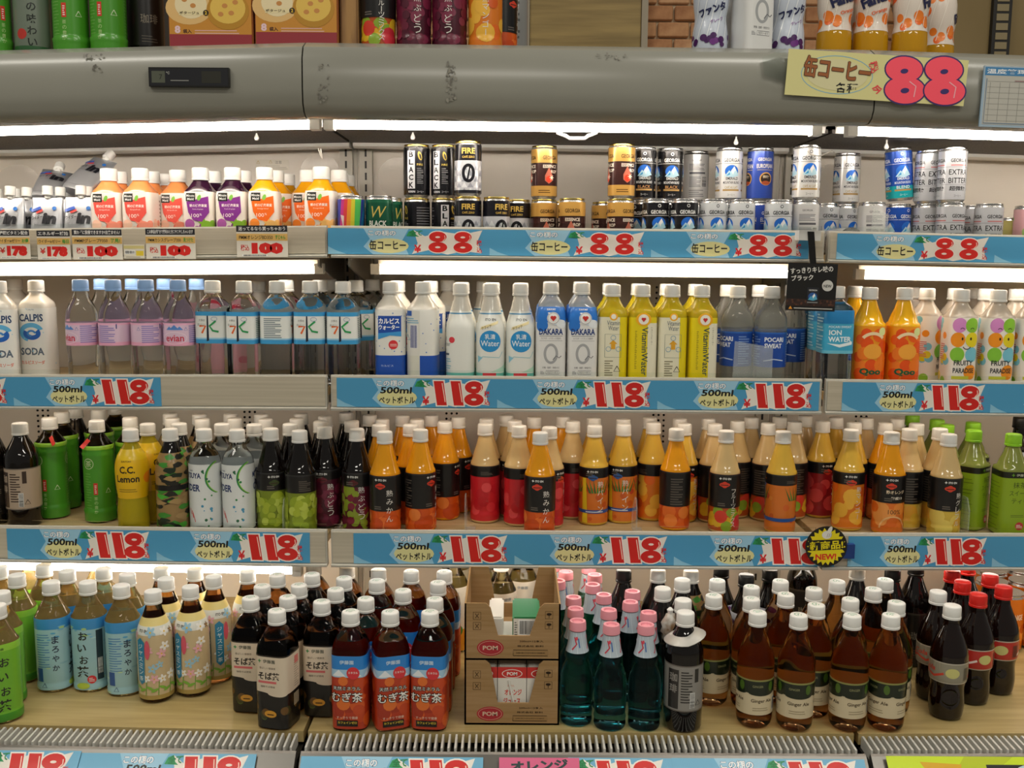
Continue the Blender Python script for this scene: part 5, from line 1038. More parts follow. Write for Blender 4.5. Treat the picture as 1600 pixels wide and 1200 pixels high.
# keep neighbours apart
for k in {q['k'] for q in ITEMS}: build_kind(k)
def rad(q):
    K = KINDS[q['k']]; return K['rad'] * (1.0 if K['sq'] < 2.7 else 1.045) + .0006
TRAY = (at(727, 1000, 1.70)[0], at(874, 1000, 1.70)[0], 1.650, 1.852)
import numpy as np
LIE = at(1328, 345, 1.945)[0]
for shelf in DECK:
    L = [q for q in ITEMS if q['shelf'] == shelf and q['layer'] == 0]; n = len(L)
    X = np.array([[q['x'], q['y']] for q in L]); rd = np.array([KINDS[q['k']]['rad'] + .0014 for q in L]); sq = np.array([KINDS[q['k']]['sq'] > 2.7 and abs(((q['rot'] or 0) + 45) % 90 - 45) < 12 for q in L])
    rd = np.where(np.array([KINDS[q['k']]['sq'] > 2.7 for q in L]) & ~sq, rd * 1.12, rd)
    M = rd[:, None] + rd[None, :]; P = np.where(sq[:, None] & sq[None, :], 4.2, np.where(sq[:, None] | sq[None, :], 2.7, 2.0)); up = np.triu(np.ones((n, n), bool), 1)
    tray = shelf == 'deck'
    for it in range(1500):
        d = X[None, :, :] - X[:, None, :]; dist = (np.abs(d[..., 0]) ** P + np.abs(d[..., 1]) ** P) ** (1 / P)
        hit = up & (dist < M - 1e-5)
        if not hit.any() and it: break
        step = np.zeros_like(X)
        for i, j in zip(*np.nonzero(hit)):
            v = d[i, j]; p = P[i, j]; g = np.sign(v) * np.abs(v) ** (p - 1); g[1] *= 1.15; g = g / (np.linalg.norm(g) + 1e-9); s_ = (M[i, j] - dist[i, j]) * .5
            X[i] -= g * s_; X[j] += g * s_; d[i, :] = X[None, :, :][0] - X[i]; 
        if shelf == 'one':
            for i in range(n):
                for oy in (1.972, 2.0, 2.03):
                    v = X[i] - np.array([LIE, oy]); dd = np.linalg.norm(v); m = rd[i] + .0275
                    if dd < m: X[i] += v / dd * (m - dd)
        if tray:
            near = (X[:, 0] < -.41) & (np.abs(X[:, 1] - 1.902) < .028); X[near, 1] = np.where(X[near, 1] > 1.902, 1.931, 1.873)
        X[:, 1] = np.clip(X[:, 1], DMIN[shelf], 2.262 - rd - .018)
        if tray:
            c = (TRAY[0] + TRAY[1]) / 2
            for i in range(n):
                r = rd[i]
                if TRAY[2] - r < X[i, 1] < TRAY[3] + r and TRAY[0] - r < X[i, 0] < TRAY[1] + r:
                    if X[i, 1] > TRAY[3] - .03: X[i, 1] = TRAY[3] + r
                    else: X[i, 0] = TRAY[0] - r if X[i, 0] < c else TRAY[1] + r
    for q, v in zip(L, X): q['x'], q['y'] = float(v[0]), float(v[1])
for q in ITEMS:
    if q['layer']:
        c = [p for p in ITEMS if p['shelf'] == q['shelf'] and not p['layer'] and 'can' in p['k']]
        p = min(c, key=lambda p: math.hypot(p['x'] - q['x'], p['y'] - q['y'])); q['x'] += (p['x'] - q['x']) * .9; q['y'] += (p['y'] - q['y']) * .9; q['on'] = p
# labels that single each one out: look, then row, then order in that row
byk = {}
for q in ITEMS: byk.setdefault((q['k'], q['note'], q['shelf']), []).append(q)
rws = ('front row', 'second row', 'third row', 'fourth row', 'fifth row', 'sixth row', 'seventh row')
for (k, note, shelf), L in byk.items():
    base = KINDS[k]['desc'] + (', ' + note if note else '')
    if len(base.split()) > 11 and note and len(L) > 1: base = KINDS[k]['desc']
    where = SHELFNAME[shelf]
    if len(L) == 1:
        L[0]['label'] = base + ('' if note else ', ' + where); continue
    L.sort(key=lambda q: q['y']); rows = [[L[0]]]
    for q in L[1:]:
        (rows[-1].append(q) if q['y'] - rows[-1][0]['y'] < .048 else rows.append([q]))
    for i, row in enumerate(rows):
        row.sort(key=lambda q: q['x'] / q['y'])
        for j, q in enumerate(row):
            r = '' if len(rows) == 1 else (', ' + rws[i]); o = '' if len(row) == 1 else ', leftmost' if j == 0 else ', %s from left' % ORD[j]
            q['label'] = base + r + o + (', ' + where if len((base + r + o).split()) < 14 else '')
for q in ITEMS:
    w_ = q['label'].replace(',', ' ,').split()
    if len(q['label'].split()) > 16: q['label'] = q['label'].replace(', on top of the case', '').replace(', at the left top', '')
    if len(q['label'].split()) > 16: print('LONG', q['label'])
rr = random.Random(21)
def stand(q):
    K = KINDS[q['k']]; parts = build_kind(q['k'])
    z = DECK[q['shelf']] + sag(q['x'], DECK[q['shelf']]) + .0002 + (.1056 if q['layer'] else K['rad'] * abs(sag(q['x'] + .01, DECK[q['shelf']]) - sag(q['x'] - .01, DECK[q['shelf']])) / .02)
    rot = q['rot'] if q['rot'] is not None else rr.uniform(-30, 30) * (1 if K['sq'] < 2.7 else .2)
    r = empty(K['name'], (q['x'], q['y'], z), (0, 0, R_(rot)), label=q['label'], category=K['cat'], group='%ss, %s' % (K['desc'].split(',')[0].split(' with ')[0].split(' in ')[0].split(' lettered')[0].split(' reading')[0].split(' showing')[0], SHELFNAME[q['shelf']]))
    for n, me in parts: put(n, me, r)
    return r
for q in ITEMS: q['ob'] = stand(q)
# the tilted blue can and one behind it, the can lying on its side
def loose(k, loc, rot, label):
    K = KINDS[k]; r = empty(K['name'], loc, rot, label=label, category=K['cat'])
    for n, me in build_kind(k): put(n, me, r)
    return r
base = [q for q in ITEMS if q['note'] == 'below the tilted can'][0]
x, z = at(1392, 330, base['y']); loose('can_embblue', (base['x'] + .003, base['y'], DECK['one'] + sag(base['x'], DECK['one']) + .112), (0, R_(-5), R_(-4)), 'blue and teal mountain coffee can leaning to one side')
x, z = at(1328, 345, 1.945); loose('can_aulait', (x, 2.052, DECK['one'] + sag(x, DECK['one']) + .0272), (R_(90), 0, R_(4)), 'white coffee can lying on its side at the shelf edge')
# ------------------------------------------------------------------ silver jelly drink pouches, upper shelf at the far left
POUCH = mat('pouch_foil', 'b6b8bc', .3, .6)
pm_ = MB(); seg = 20; rings = []
for z, w, d in [(q[0] * 1.22, q[1] * .88, q[2] * .82) for q in ((0, .033, .013), (.004, .035, .016), (.02, .036, .017), (.045, .035, .015), (.07, .034, .009), (.08, .033, .004), (.085, .033, .0012))]:
    for k in range(seg):
        t = 2 * math.pi * k / seg; c, s_ = math.cos(t), math.sin(t); n = 3.2 if z < .06 else 2.4
        dd = 1 / (abs(c) ** n + abs(s_) ** n) ** (1 / n); pm_.v.append((w * s_ * dd, -d * c * dd, z))
nr = len(pm_.v) // seg
for i in range(nr - 1):
    for k in range(seg):
        l = (k + 1) % seg; pm_.f.append((i * seg + k, i * seg + l, (i + 1) * seg + l, (i + 1) * seg + k)); pm_.c.append(None)
pm_.f += [tuple(range(seg))[::-1], tuple(range((nr - 1) * seg, nr * seg))]; pm_.c += [None, None]
pouch_me = pm_.mesh('body', POUCH, True, 60)
sp_me = MB().rev([(0, .0055), (.006, .0055), (.0062, .010), (.023, .0098), (.024, .009)], 24).shift(0, 0, .1025).mesh('spout_cap', CAPW, True)
a = Art(); a.text('in', 8, 56, 22, '15161c', 26, .05, shear=.15); a.ell(16, 76, 4, 4, '2a6ab8', 12); a.text('ウイダー', -16, 58, 8, '2a2a30', 22, .02, 6); a.text('ゼリー', -14, 46, 5, '8a8a90', 18, .01); a.poly([(-28, 74), (-10, 80), (-8, 74), (-28, 68)], '3a5ab0'); a.poly([(-18, 69), (-6, 74), (-5, 70), (-17, 65)], 'd8403a'); a.fine(-26, 2, 20, 6, 1, '9a9aa0', 1.4)
pouch_art = a.bake(lambda u, v, L: (u / 1000, -(.0150 if v < 46 else .0150 - (v - 46) * .00017) - EPS * L - .0005 + (abs(u) / 30) ** 3 * .006, v / 1000 + .006), 5).mesh('front_print', FILM)
def pouch(x, y, z, rot, label):
    r = empty('jelly_pouch', (x, y, z), rot, label=label, category='pouch', group='silver jelly pouches on the upper shelf')
    put('body', pouch_me, r); put('spout_cap', sp_me, r); put('front_print', pouch_art, r)
zd = DECK['one']
k = 0
for D, row, pxs in ((1.972, 'front row', (12, 72, 125)), (2.010, 'second row', (38, 92, 137)), (2.048, 'third row', (-8, 22, 62, 106))):
    for i, px in enumerate(pxs):
        x, _ = at(px, 330, D); pouch(x, D, zd + sag(x, zd) + .0022, (R_(-6), 0, R_((-6, 4, 8, -3)[i])), 'silver spouted jelly pouch standing upright, %s, %s from left' % (row, ORD[i]))
for px, py, rot, lb in ((72, 292, (R_(-52), R_(8), R_(14)), 'silver jelly pouch lying on the heap, lower of two'), (116, 280, (R_(-46), R_(14), R_(-16)), 'silver jelly pouch lying on top of heap, spout towards the back')):
    x, z = at(px, py, 2.03); pouch(x, 2.03, z - .026, rot, lb)
# ------------------------------------------------------------------ soup packets on top of the case
def box_thing(name, x0, x1, y0, y1, z0, z1, bm_, art, label, cat, group=None, rot=0):
    cx, cy = (x0 + x1) / 2, (y0 + y1) / 2; z0 += .0032 if name == 'soup_packet' else 0; r = empty(name, (cx, cy, z0), (0, 0, R_(rot)), label=label, category=cat)
    if group: r['group'] = group
    mb = MB().box(x0 - cx, x1 - cx, y0 - cy, y1 - cy, 0, z1 - z0); me = mb.mesh('carton', bm_); b = bmesh.new(); b.from_mesh(me); bmesh.ops.bevel(b, geom=b.edges[:], offset=min(.003, (y1 - y0) * .2), segments=2, affect='EDGES'); b.to_mesh(me); b.free()
    put('carton', me, r)
    if art:
        m2 = flat_art(art); m2.shift(0, y0 - cy - .0002, 0); put('front_print', m2.mesh('front_print', FILM), r)
    return r
zt = DECK['top']
for i, (p, q) in enumerate(((263, 395), (398, 528))):
    x0, _ = at(p, 40, 1.80); x1, _ = at(q, 40, 1.80); w = (x1 - x0) * 500; a = Art(); zz = zt + sag(x0, zt)
    a.rect(-w + 2, 4, w - 2, 150, 'c88a34'); a.ell(-w * .5, 70, w * .55, 28, 'e0b878', 24); a.rect(-w + 2, 4, w - 2, 26, '96343c'); a.ell(-w * .45, 76, w * .38, 24, 'ead9ae', 24); a.ell(w * .42, 66, w * .5, 32, 'b8862a', 24); a.ell(w * .42, 70, w * .42, 26, 'e2bc58', 24)
    for dx, dz in ((-.6, 84), (-.4, 74), (-.3, 88), (.35, 74), (.5, 62), (.6, 80), (.25, 60)): a.ell(w * dx, dz, 5, 4, 'c88a4a', 10)
    for t, u, v in (('きのこポタージュ', -.05, 108), ('コーンスープ', .12, 90), ('ポタージュ', -.52, 62)):
        a.rect(w * u - 16, v - 4, w * u + 26, v + 4, 'e8d8a8'); a.text(t, w * u + 2, v, 5, '3a2a18', 34, .02); a.ell(w * u + 31, v, 5, 5, '2c2218', 14); a.text('2' if 'ン' not in t else '4', w * u + 31, v, 6, 'e8c03a', 4, .03)
    a.text('8', -w + 16, 34, 13, 'e8c8d0', 10, .05); a.text('袋入', -w + 33, 31, 7, '3a1a1a', 15, .03); a.fine(-w + 46, 27, w - 24, 36, 2, 'e0b0a8', 1.6); a.ell(-w * .6, 146, 22, 14, 'b8342c'); a.text('3', -w * .66, 142, 14, 'f0c03a', 10, .04)
    box_thing('soup_packet', x0, x1, 1.80, 1.88, zz, zz + .16, mat('soup_side', 'a8622c', .35, coat=.3), a, 'glossy soup packet picturing bowls, %s of the case' % ('nearer the green tea bottles on top' if not i else 'nearer the dark juice bottles on top'), 'packet', 'soup packets on top of the case')
x0, _ = at(533, 40, 1.82); x1, _ = at(561, 40, 1.82)
box_thing('soup_packet', x0, x1, 1.81, 1.92, zt + sag(x0, zt), zt + .16, noisy('straw_box', '7a5630', 'a47c48', (60, 60, 8), .6), None, 'brown straw coloured packet end beside the dark juice bottles', 'packet')
# ------------------------------------------------------------------ corrugated trays of small juice cartons on the bottom deck
CARD = noisy('corrugated_card', '9a7a50', 'a88860', (6, 6, 120), .75, 4, 0, .2)
def tray(z0, zh, x0, x1, y0, y1, cut_low, cut_top, label, back_h):
    cx, cy = (x0 + x1) / 2, (y0 + y1) / 2; w = (x1 - x0) / 2; r = empty('cardboard_tray', (cx, cy, z0), label=label, category='tray', group='stacked trays of juice cartons'); t = .003; d = (y1 - y0) / 2
    # front panel with a tapering cut-out
    xl = -w * .46, -w * .30; xr = w * .56, w * .36
    mb = MB()
    mb.slab([(-w, 0), (w, 0), (w, cut_low), (-w, cut_low)], -d, -d + t); mb.slab([(-w, cut_low), (xl[1], cut_low), (xl[0], zh - .008), (xl[0] - .008, zh), (-w, zh)], -d, -d + t); mb.slab([(xr[1], cut_low), (w, cut_low), (w, zh), (xr[0] + .008, zh), (xr[0], zh - .008)], -d, -d + t)
    fp = put('front_panel', mb.mesh('front_panel', CARD), r)
    for s_ in (-1, 1):
        hb = back_h if back_h else zh
        put('side_panel', MB().add([(s_ * w, -d, 0), (s_ * w, d, 0), (s_ * w, d, hb), (s_ * w, -d + .03, hb), (s_ * w, -d, zh)] + [(s_ * (w - t), -d, 0), (s_ * (w - t), d, 0), (s_ * (w - t), d, hb), (s_ * (w - t), -d + .03, hb), (s_ * (w - t), -d, zh)], [(0, 1, 2, 3, 4), (9, 8, 7, 6, 5)] + [(i, i + 5, (i + 1) % 5 + 5, (i + 1) % 5) for i in range(5)]).mesh('side_panel', CARD), r)
    mb = MB(); hb = back_h or zh; f_ = .3 if back_h else 1; mb.slab([(-w, 0), (w, 0), (w, hb * f_), (-w, hb * f_)], d - t, d)
    if back_h: mb.slab([(-w, hb * f_), (-w * .40, hb * f_), (-w * .56, hb), (-w, hb)], d - t, d); mb.slab([(w * .44, hb * f_), (w, hb * f_), (w, hb), (w * .60, hb)], d - t, d)
    put('back_panel', mb.mesh('back_panel', CARD), r); put('bottom_panel', MB().box(-w, w, -d, d, 0, t).mesh('bottom_panel', CARD), r)
    a = Art(); W2 = w * 1000; cl = cut_low * 1000; H2 = zh * 1000; ink = '33261a'
    a.ell(-W2 * .46, cl * .5, W2 * .28, cl * .33, 'a8343a', 28); a.ring(-W2 * .46, cl * .5, W2 * .25, .7, 'd8a890', n=28, ry=cl * .28); a.text('POM', -W2 * .46, cl * .5, 8, 'd8b8a0', 26, .03); a.text('200ml×12本入', W2 * .4, cl * .78, 4, ink, W2 * .5, .01); a.text('株式会社 飲料', W2 * .38, cl * .58, 3.6, ink, W2 * .55, .01)
    a.line([(W2 * .02, cl * .18), (W2 * .74, cl * .18), (W2 * .74, cl * .42), (W2 * .02, cl * .42), (W2 * .02, cl * .18)], .9, ink); a.bars(W2 * .04, cl * .2, W2 * .72, cl * .4, ink, '9a7a50')
    for px, pz in ((-W2 * .74, H2 * .78), (-W2 * .74, H2 * .6), (W2 * .76, H2 * .8), (W2 * .76, H2 * .62)):
        s_ = 6.5; a.line([(px - s_, pz - s_), (px + s_, pz - s_), (px + s_, pz + s_), (px - s_, pz + s_), (px - s_, pz - s_)], .7, ink)
        if px > 0: a.ell(px, pz + 1.5, 4.5, 2.4, ink, 10); a.rect(px - .5, pz - 5, px + .5, pz + 2, ink)
        else: a.line([(px - 3, pz + 4), (px, pz), (px - 3, pz - 4)], 1, ink); a.line([(px + 3, pz + 4), (px, pz), (px + 3, pz - 4)], 1, ink)
    m2 = flat_art(a); m2.shift(0, -d - .0001, 0); put('panel_print', m2.mesh('panel_print', FILM_MATT), fp, kind='stuff')
    return r
FILM_MATT = printed('printed_board', .8, .2)
tz = DECK['deck'] + sag(.02, DECK['deck']) + .0005; tx0, tx1, ty0, ty1 = TRAY[0] + .001, TRAY[1] - .001, TRAY[2], TRAY[3]
th_ = .118
tray(tz, th_, tx0, tx1, ty0, ty1, .040, 0, 'lower cardboard tray showing upright white and red juice cartons', 0)
tray(tz + th_ + .0005, .102, tx0, tx1, ty0, ty1, .044, 0, 'upper cardboard tray with cartons lying inside', .1021)
WAX = mat('carton_white', 'e2ded4', .4)
cw = (tx1 - tx0 - .012) / 3
for i in range(3):
    for j in range(2):
        a = Art(); w = cw * 490; a.rect(-w, 1, w, 98, 'e6e2d8'); a.rect(-w, 78, w, 98, 'cc2a26'); a.ell(0, 86, w * .72, 8, 'f0e4da', 20); a.ell(0, 86, w * .66, 6.8, 'cc2a26', 20); a.text('POM', 0, 86, 6.5, 'f4ece4', 18, .03); a.text('みかん', -2, 64, 4, 'd8602a', 12); a.text('オレンジ', 2, 52, 11, 'd83a24', 30, .03); a.text('ジュース', 0, 36, 11, 'd83a24', 30, .03); a.ell(0, 20, w * .8, 10, 'ee8a24'); a.rect(-w, 1, w, 8, '2c2a24')
        xa = tx0 + .006 + i * cw + .001
        r = box_thing('juice_carton', xa, xa + cw - .002, ty0 + .010 + j * .05, ty0 + .056 + j * .05, tz + .0035, tz + .1035, WAX, a if j == 0 else None, 'white and red juice carton in lower tray, %s, %s from left' % (('front row', 'second row')[j], ORD[i]), 'carton', 'upright juice cartons in the lower tray')
        if j == 0: put('straw', MB().tube([(-.006, -.0245, .075), (.008, -.0245, .010)], .0018).mesh('straw', mat('straw_wrap', 'e6e4dc', .3)), r)
for i, (u, col) in enumerate(((-.030, 'e2ded4'), (.022, '2f7a4a'))):
    a = Art(); a.rect(-23, 1, 23, 34, 'e0dcd0'); (a.bars(-14, 4, 18, 32) if i else a.bars(2, 4, 16, 32)); a.fine(-21, 4, -16, 30, 6, '6a6a66')
    r = box_thing('juice_carton', (tx0 + tx1) / 2 + u + .002 - (.014 if i == 0 else .024), (tx0 + tx1) / 2 + u + (.014 if i == 0 else .027), ty0 + .02, ty0 + .12, tz + th_ + .034, tz + th_ + .070, mat('carton_lying_' + col, col, .4), a if i else None, ('pale' if not i else 'green topped') + ' juice carton lying in the upper tray' + (', barcode end forward' if i else ''), 'carton')
for j in range(3):
    xa = tx0 + .006 + j * cw + .001
    box_thing('juice_carton', xa, xa + cw - .002, ty0 + .012, ty0 + .10, tz + th_ + .0045, tz + th_ + .0335, WAX, None, 'juice carton lying flat low in the upper tray, %s from left' % ORD[j], 'carton', 'flat cartons in the upper tray')
# ------------------------------------------------------------------ signs
def sheet(name, pxa, pxb, pya, pyb, D, art, label, cat, thick=.0006, bg='ffffff', rot=(0, 0, 0), m=None):
    xa, za = at(pxa, pya, D); xb, zb = at(pxb, pyb, D); w, h = (xb - xa) * 1000, (za - zb) * 1000
    a = Art(); art(a, w, h); mb = MB().box(-w / 2000, w / 2000, 0, thick, -h / 2000, h / 2000, C(bg)); flat_art(a, mb)
    o = put(name, mb.mesh(name, m or PAPER), None, ((xa + xb) / 2, D, (za + zb) / 2), tuple(R_(v) for v in rot))
    o['label'] = label; o['category'] = cat; return o
def big8(a, x, y, h, c, g=0):
    a.ell(x - h * .03, y + h * .24, h * .42 + g, h * .28 + g, c, 28); a.ell(x + h * .04, y - h * .22, h * .46 + g, h * .30 + g, c, 28)
    if not g: a.ell(x - h * .02, y + h * .2, h * .09, h * .055, '3a2a6a', 14, 10); a.ell(x + h * .04, y - h * .23, h * .10, h * .06, '3a2a6a', 14, 10); a.line([(x + h * .12, y - h * .02), (x + h * .28, y - h * .12), (x + h * .26, y - h * .36)], h * .025, 'f6b0b8')
def a_poster(a, w, h):
    a.rect(-w / 2, -h / 2, w / 2, h / 2, 'dad494'); x0 = -w * .22
    a.ring(x0, 0, w * .2, 1.2, '7ab0cc', n=30, ry=h * .42); a.ell(x0, 0, w * .17, h * .34, 'd8d2a4', 24)
    for dx, dy in ((1, 0), (-1, 0), (0, 1), (0, -1)): a.text('缶コーヒー', x0 + dx, h * .12 + dy, h * .46, '4a2a18', w * .37, .03, -3)
    a.text('缶コーヒー', x0, h * .12, h * .46, '9a5a2c', w * .37, .03, -3); a.text('各種', x0 + 18, -h * .27, h * .22, '181818', w * .125, .018)
    a.text('税込', w * .0 - 6, h * .22, h * .2, 'e0454a', w * .06, .03, -70); a.text('今', w * .01, -h * .26, h * .2, 'e0454a', w * .06, .03)
    for g, c in ((2.4, '3a2a6a'), (0, 'ff5468')):
        big8(a, w * .155, -h * .02, h * .98, c, g)
    for g, c in ((2.4, '3a2a6a'), (0, 'ff5468')): big8(a, w * .375, h * .02, h * 1.0, c, g)
o = sheet('price_poster', 1230, 1508, 84, 158, 1.694, a_poster, 'hand drawn yellow poster with pink 88 taped to grey canopy', 'poster', bg='dad494', rot=(0, 3.2, 0))
# clear tape at its corner
x, z = at(1208, 112, 1.6955); put('tape', MB().slab([(x - .02, z + .012), (x + .018, z + .03), (x + .03, z - .026), (x - .014, z - .016)], 1.6952, 1.6955).shift(-o.location.x, -o.location.y, -o.location.z).mesh('tape', CLEAR), o)
def a_chart(a, w, h):
    a.rect(-w / 2, -h / 2, w / 2, h / 2, '9fb4c4'); a.rect(-w / 2 + 4, -h / 2 + 4, w / 2, h / 2 - 4, 'b9b7ae'); a.rect(-w / 2 + 2, h / 2 - 15, w / 2, h / 2 - 2, '3f7fb0'); a.text('温度管理表', -w * .1, h / 2 - 8.5, 8, 'e6ecf0', w * .72, .02)
    for i in range(8): a.rect(-w / 2 + 8, -h / 2 + 10 + i * 9, w / 2, -h / 2 + 10.5 + i * 9, '85857e')
    for i in range(5): a.rect(-w / 2 + 12 + i * 16, -h / 2 + 8, -w / 2 + 12.5 + i * 16, h / 2 - 26, '85857e')
    a.line([(-w / 2 + 6, h / 2 - 20), (-w / 2 + 6, -h / 2 + 6), (w / 2, -h / 2 + 6)], 1.2, '5a7a98'); a.fine(-6, h / 2 - 24, 14, h / 2 - 20, 1, '9a7a7a', 1.6)
sheet('temperature_chart', 1537, 1640, 104, 200, 1.693, a_chart, 'blue framed temperature chart at the right end of canopy', 'chart', .003, '8faec4', (0, 1.5, 0))
# black hanging card on its strap
def a_pop(a, w, h):
    a.rect(-w / 2, -h / 2, w / 2, h / 2, '0e0d0d'); a.rect(-w / 2, -h / 2 + 9, w / 2, -h / 2 + 22, '33201a'); blobs(a, -w / 2, w / 2, -h / 2 + 9, -h / 2 + 22, 40, ('4a2c20', '24140f', '5a3626'), 1.5, 2.4, 2)
    a.text('すっきりキレ味の', -w * .02, h * .36, h * .13, 'e8e6e0', w * .86, .02, 5); a.text('ブラック', -w * .2, h * .19, h * .12, 'e8e6e0', w * .44, .025, 5); a.rect(-8, -h / 2 + 14, 14, -h / 2 + 44, '23252c'); mount(a, 3, -h / 2 + 27, 8, '2a5aa0', '5ab0d0'); a.text('GEORGIA', 3, -h / 2 + 39, 3, 'd8d8d4', 16, .02); a.rect(-7, -h / 2 + 15, 13, -h / 2 + 17, '8a8a88'); a.ell(w * .32, h * .04, 10.5, 10.5, 'd0d0cc', 22); a.text('NEW', w * .32, h * .03, 5.5, '26262a', 15, .02)
    a.poly([(-w * .44, -h / 2 + 2.5), (-w * .4, -h / 2 + 8.5), (-w * .36, -h / 2 + 2.5)], 'e89a2a'); a.fine(-w * .33, -h / 2 + 3.6, w * .45, -h / 2 + 6, 1, 'c8c6c0', 1.8)
o = sheet('hanging_card', 1231, 1305, 411, 486, 1.885, a_pop, 'black hanging card with white lettering about a new black coffee', 'sign', .0012, '0e0d0d', (0, 1.5, 0))
x, z0 = at(1269, 412, 1.889); x2, z1 = at(1264, 362, 1.889)
put('strap', MB().slab([(x2 - .006, z1), (x2 + .0065, z1), (x + .0065, z0 - .004), (x - .006, z0 - .004)], 1.8862, 1.8872).shift(-o.location.x, -o.location.y, -o.location.z).mesh('strap', mat('strap_black', '121212', .3)), o)
x0, z0 = at(1247, 360, 1.886); x1, z1 = at(1281, 376, 1.886); put('clip', MB().box(x0, x1, 1.8885, 1.9145, z1, z0).shift(-o.location.x, -o.location.y, -o.location.z).mesh('clip', mat('clear_clip', 'dcdcd8', .2)), o)
# round new-product badge
def a_badge(a, w, h):
    r = w / 2; a.ell(0, 0, r, h / 2, '17150f', 32); a.star(0, 0, r * .76, r * .93, 22, 'e6d416'); a.ell(-r * .0, r * .58, r * .24, r * .2, 'e2e0da', 14); a.ell(r * .12, r * .78, r * .10, r * .24, 'e2e0da', 12, -24)
    for k in range(3): a.line([(r * .0 + k * r * .09, r * .46), (r * .06 + k * r * .09, r * .66)], .6, '55524a')
    a.poly([(-r * .86, -r * .22), (r * .84, -r * .12), (r * .84, r * .38), (-r * .86, r * .30)], '17150f'); a.text('新商品!', 0, r * .07, r * .44, 'e6d416', w * .8, .03, 4); a.text('NEW!', 0, -r * .5, r * .3, 'd8301c', w * .5, .04, 2)
xa, za = at(1260, 822, 1.852); xb, zb = at(1322, 886, 1.852); w = (xb - xa) * 1000; a = Art(); a_badge(a, w, w)
mb = MB().rev([(0, w / 2000), (.001, w / 2000)], 32, col=C('17150f')); mb.v = [(x, z, -y) for x, y, z in mb.v]; flat_art(a, mb)
o = put('round_badge', mb.mesh('round_badge', PAPER), None, ((xa + xb) / 2, 1.852, (za + zb) / 2)); o['label'] = 'round black and yellow new product badge on the third rail'; o['category'] = 'badge'
xa, za = at(1312, 850, 1.857); xb, zb = at(1334, 872, 1.857); put('clip', MB().box(xa, xb, 1.853, 1.8635, zb, za).shift(-o.location.x, -o.location.y, -o.location.z).mesh('clip', mat('clip_blue', '1c3a7a', .4)), o)
# price tags in the left upper rail
def tag(pxa, pxb, pya, pyb, head, line, num, pre, label, hl=None):
    def art(a, w, h):
        a.rect(-w / 2, -h / 2, w / 2, h / 2, 'e6e0d2'); a.rect(-w / 2, h / 2 - h * .2, w / 2, h / 2, '24242a'); a.text(head, 0, h / 2 - h * .1, h * .13, 'f0f0ee', w * .92, .02); a.rect(-w / 2, h * .02, w / 2, h * .24, 'e2b86a'); a.text(line, -w * .12, h * .13, h * .13, '2a2418', w * .66, .01); a.text(hl or 'お得', w * .36, h * .13, h * .14, '3a9a3a', w * .2, .03)
        a.text(pre, -w * .34, -h * .2, h * .2, 'c8281f', w * .17, .02); a.text(num, w * .1, -h * .22, h * .36, 'd2221c', w * .62, .09); a.bars(-w * .40, -h * .47, w * .1, -h * .42)
    o = sheet('price_tag', pxa, pxb, pya, pyb, 1.9128, art, label, 'price tag', .0008, 'e6e0d2'); o['group'] = 'red price tags on the left upper rail'
    o.rotation_euler.y = R_(-.4)
tag(-6, 48, 359, 405, '9種類ビタミン配合', 'ウイダーinゼリー', '178', '¥', 'white tag with red 178, first at the left end of upper rail'); tag(57, 111, 360, 406, 'エネルギー補給', 'ウイダーinゼリー', '178', '¥', 'white tag with red 178, second from left end of upper rail', '毎日')
tag(112, 192, 358, 406, '買わずに我慢できますか?出来ません!', 'PMMPグレープF350', '100', '税込', 'white tag with red 100 below the coral juice bottles', '発見!'); tag(227, 306, 357, 405, 'この商品が好きで勝利のときニヤニヤしちゃいます', 'PMMカシスグレープ350', '100', '税込', 'white tag with red 100 below the purple juice bottles', '見つけた'); tag(369, 450, 352, 402, '迷ってるなら買っちゃおう', 'PMMオレンジBD350', '100', '税込', 'white tag with red 100 below the bright orange juice bottles', 'すじゃん')
def a_small(a, w, h): a.rect(-w / 2, -h / 2, w / 2, h / 2, 'e0dac8'); a.rect(-w / 2, h * .2, w / 2, h * .42, 'd8cc8a'); a.bars(-w * .46, -h * .2, w * .05, h * .1); a.rect(w * .1, -h * .3, w * .46, h * .05, 'e0c83a'); a.fine(-w * .4, -h * .42, w * .3, -h * .26, 1, '8a8478', 1)
sheet('price_tag', 193, 226, 382, 404, 1.9128, a_small, 'small barcode shelf tag between the two red 100 tags', 'price tag', .0008)
# bottom rail extras: magenta card, yellow sign, small yellow tags
def tilt_sheet(name, pxa, pxb, hh, dz, bg, art, label, cat, D=1.5435):
    xa, _ = at(pxa, 1185, 1.55); xb, _ = at(pxb, 1185, 1.55); w = (xb - xa) * 1000; a = Art(); art(a, w, hh); mb = MB().box(-w / 2000, w / 2000, 0, .0008, -hh / 2000, hh / 2000, C(bg)); flat_art(a, mb)
    xm = (xa + xb) / 2; o = put(name, mb.mesh(name, PAPER), None, (xm, D, ZC - .8505 + dz + sag(xm, ZC - .85)), (R_(-47), 0, 0)); o['label'] = label; o['category'] = cat; return o
def a_mag(a, w, h):
    a.rect(-w / 2, -h / 2, w / 2, h / 2, 'd8628a'); a.text('オレンジ', 0, h * .28, h * .3, '1f3a3c', w * .72, .05, 3); a.text('ジュース', -w * .04, -h * .12, h * .3, '1f3a3c', w * .72, .05, 3)
tilt_sheet('price_card', 780, 905, 58, .0014, 'd8628a', a_mag, 'magenta card with black lettering clipped over the bottom rail', 'price card', 1.5295)
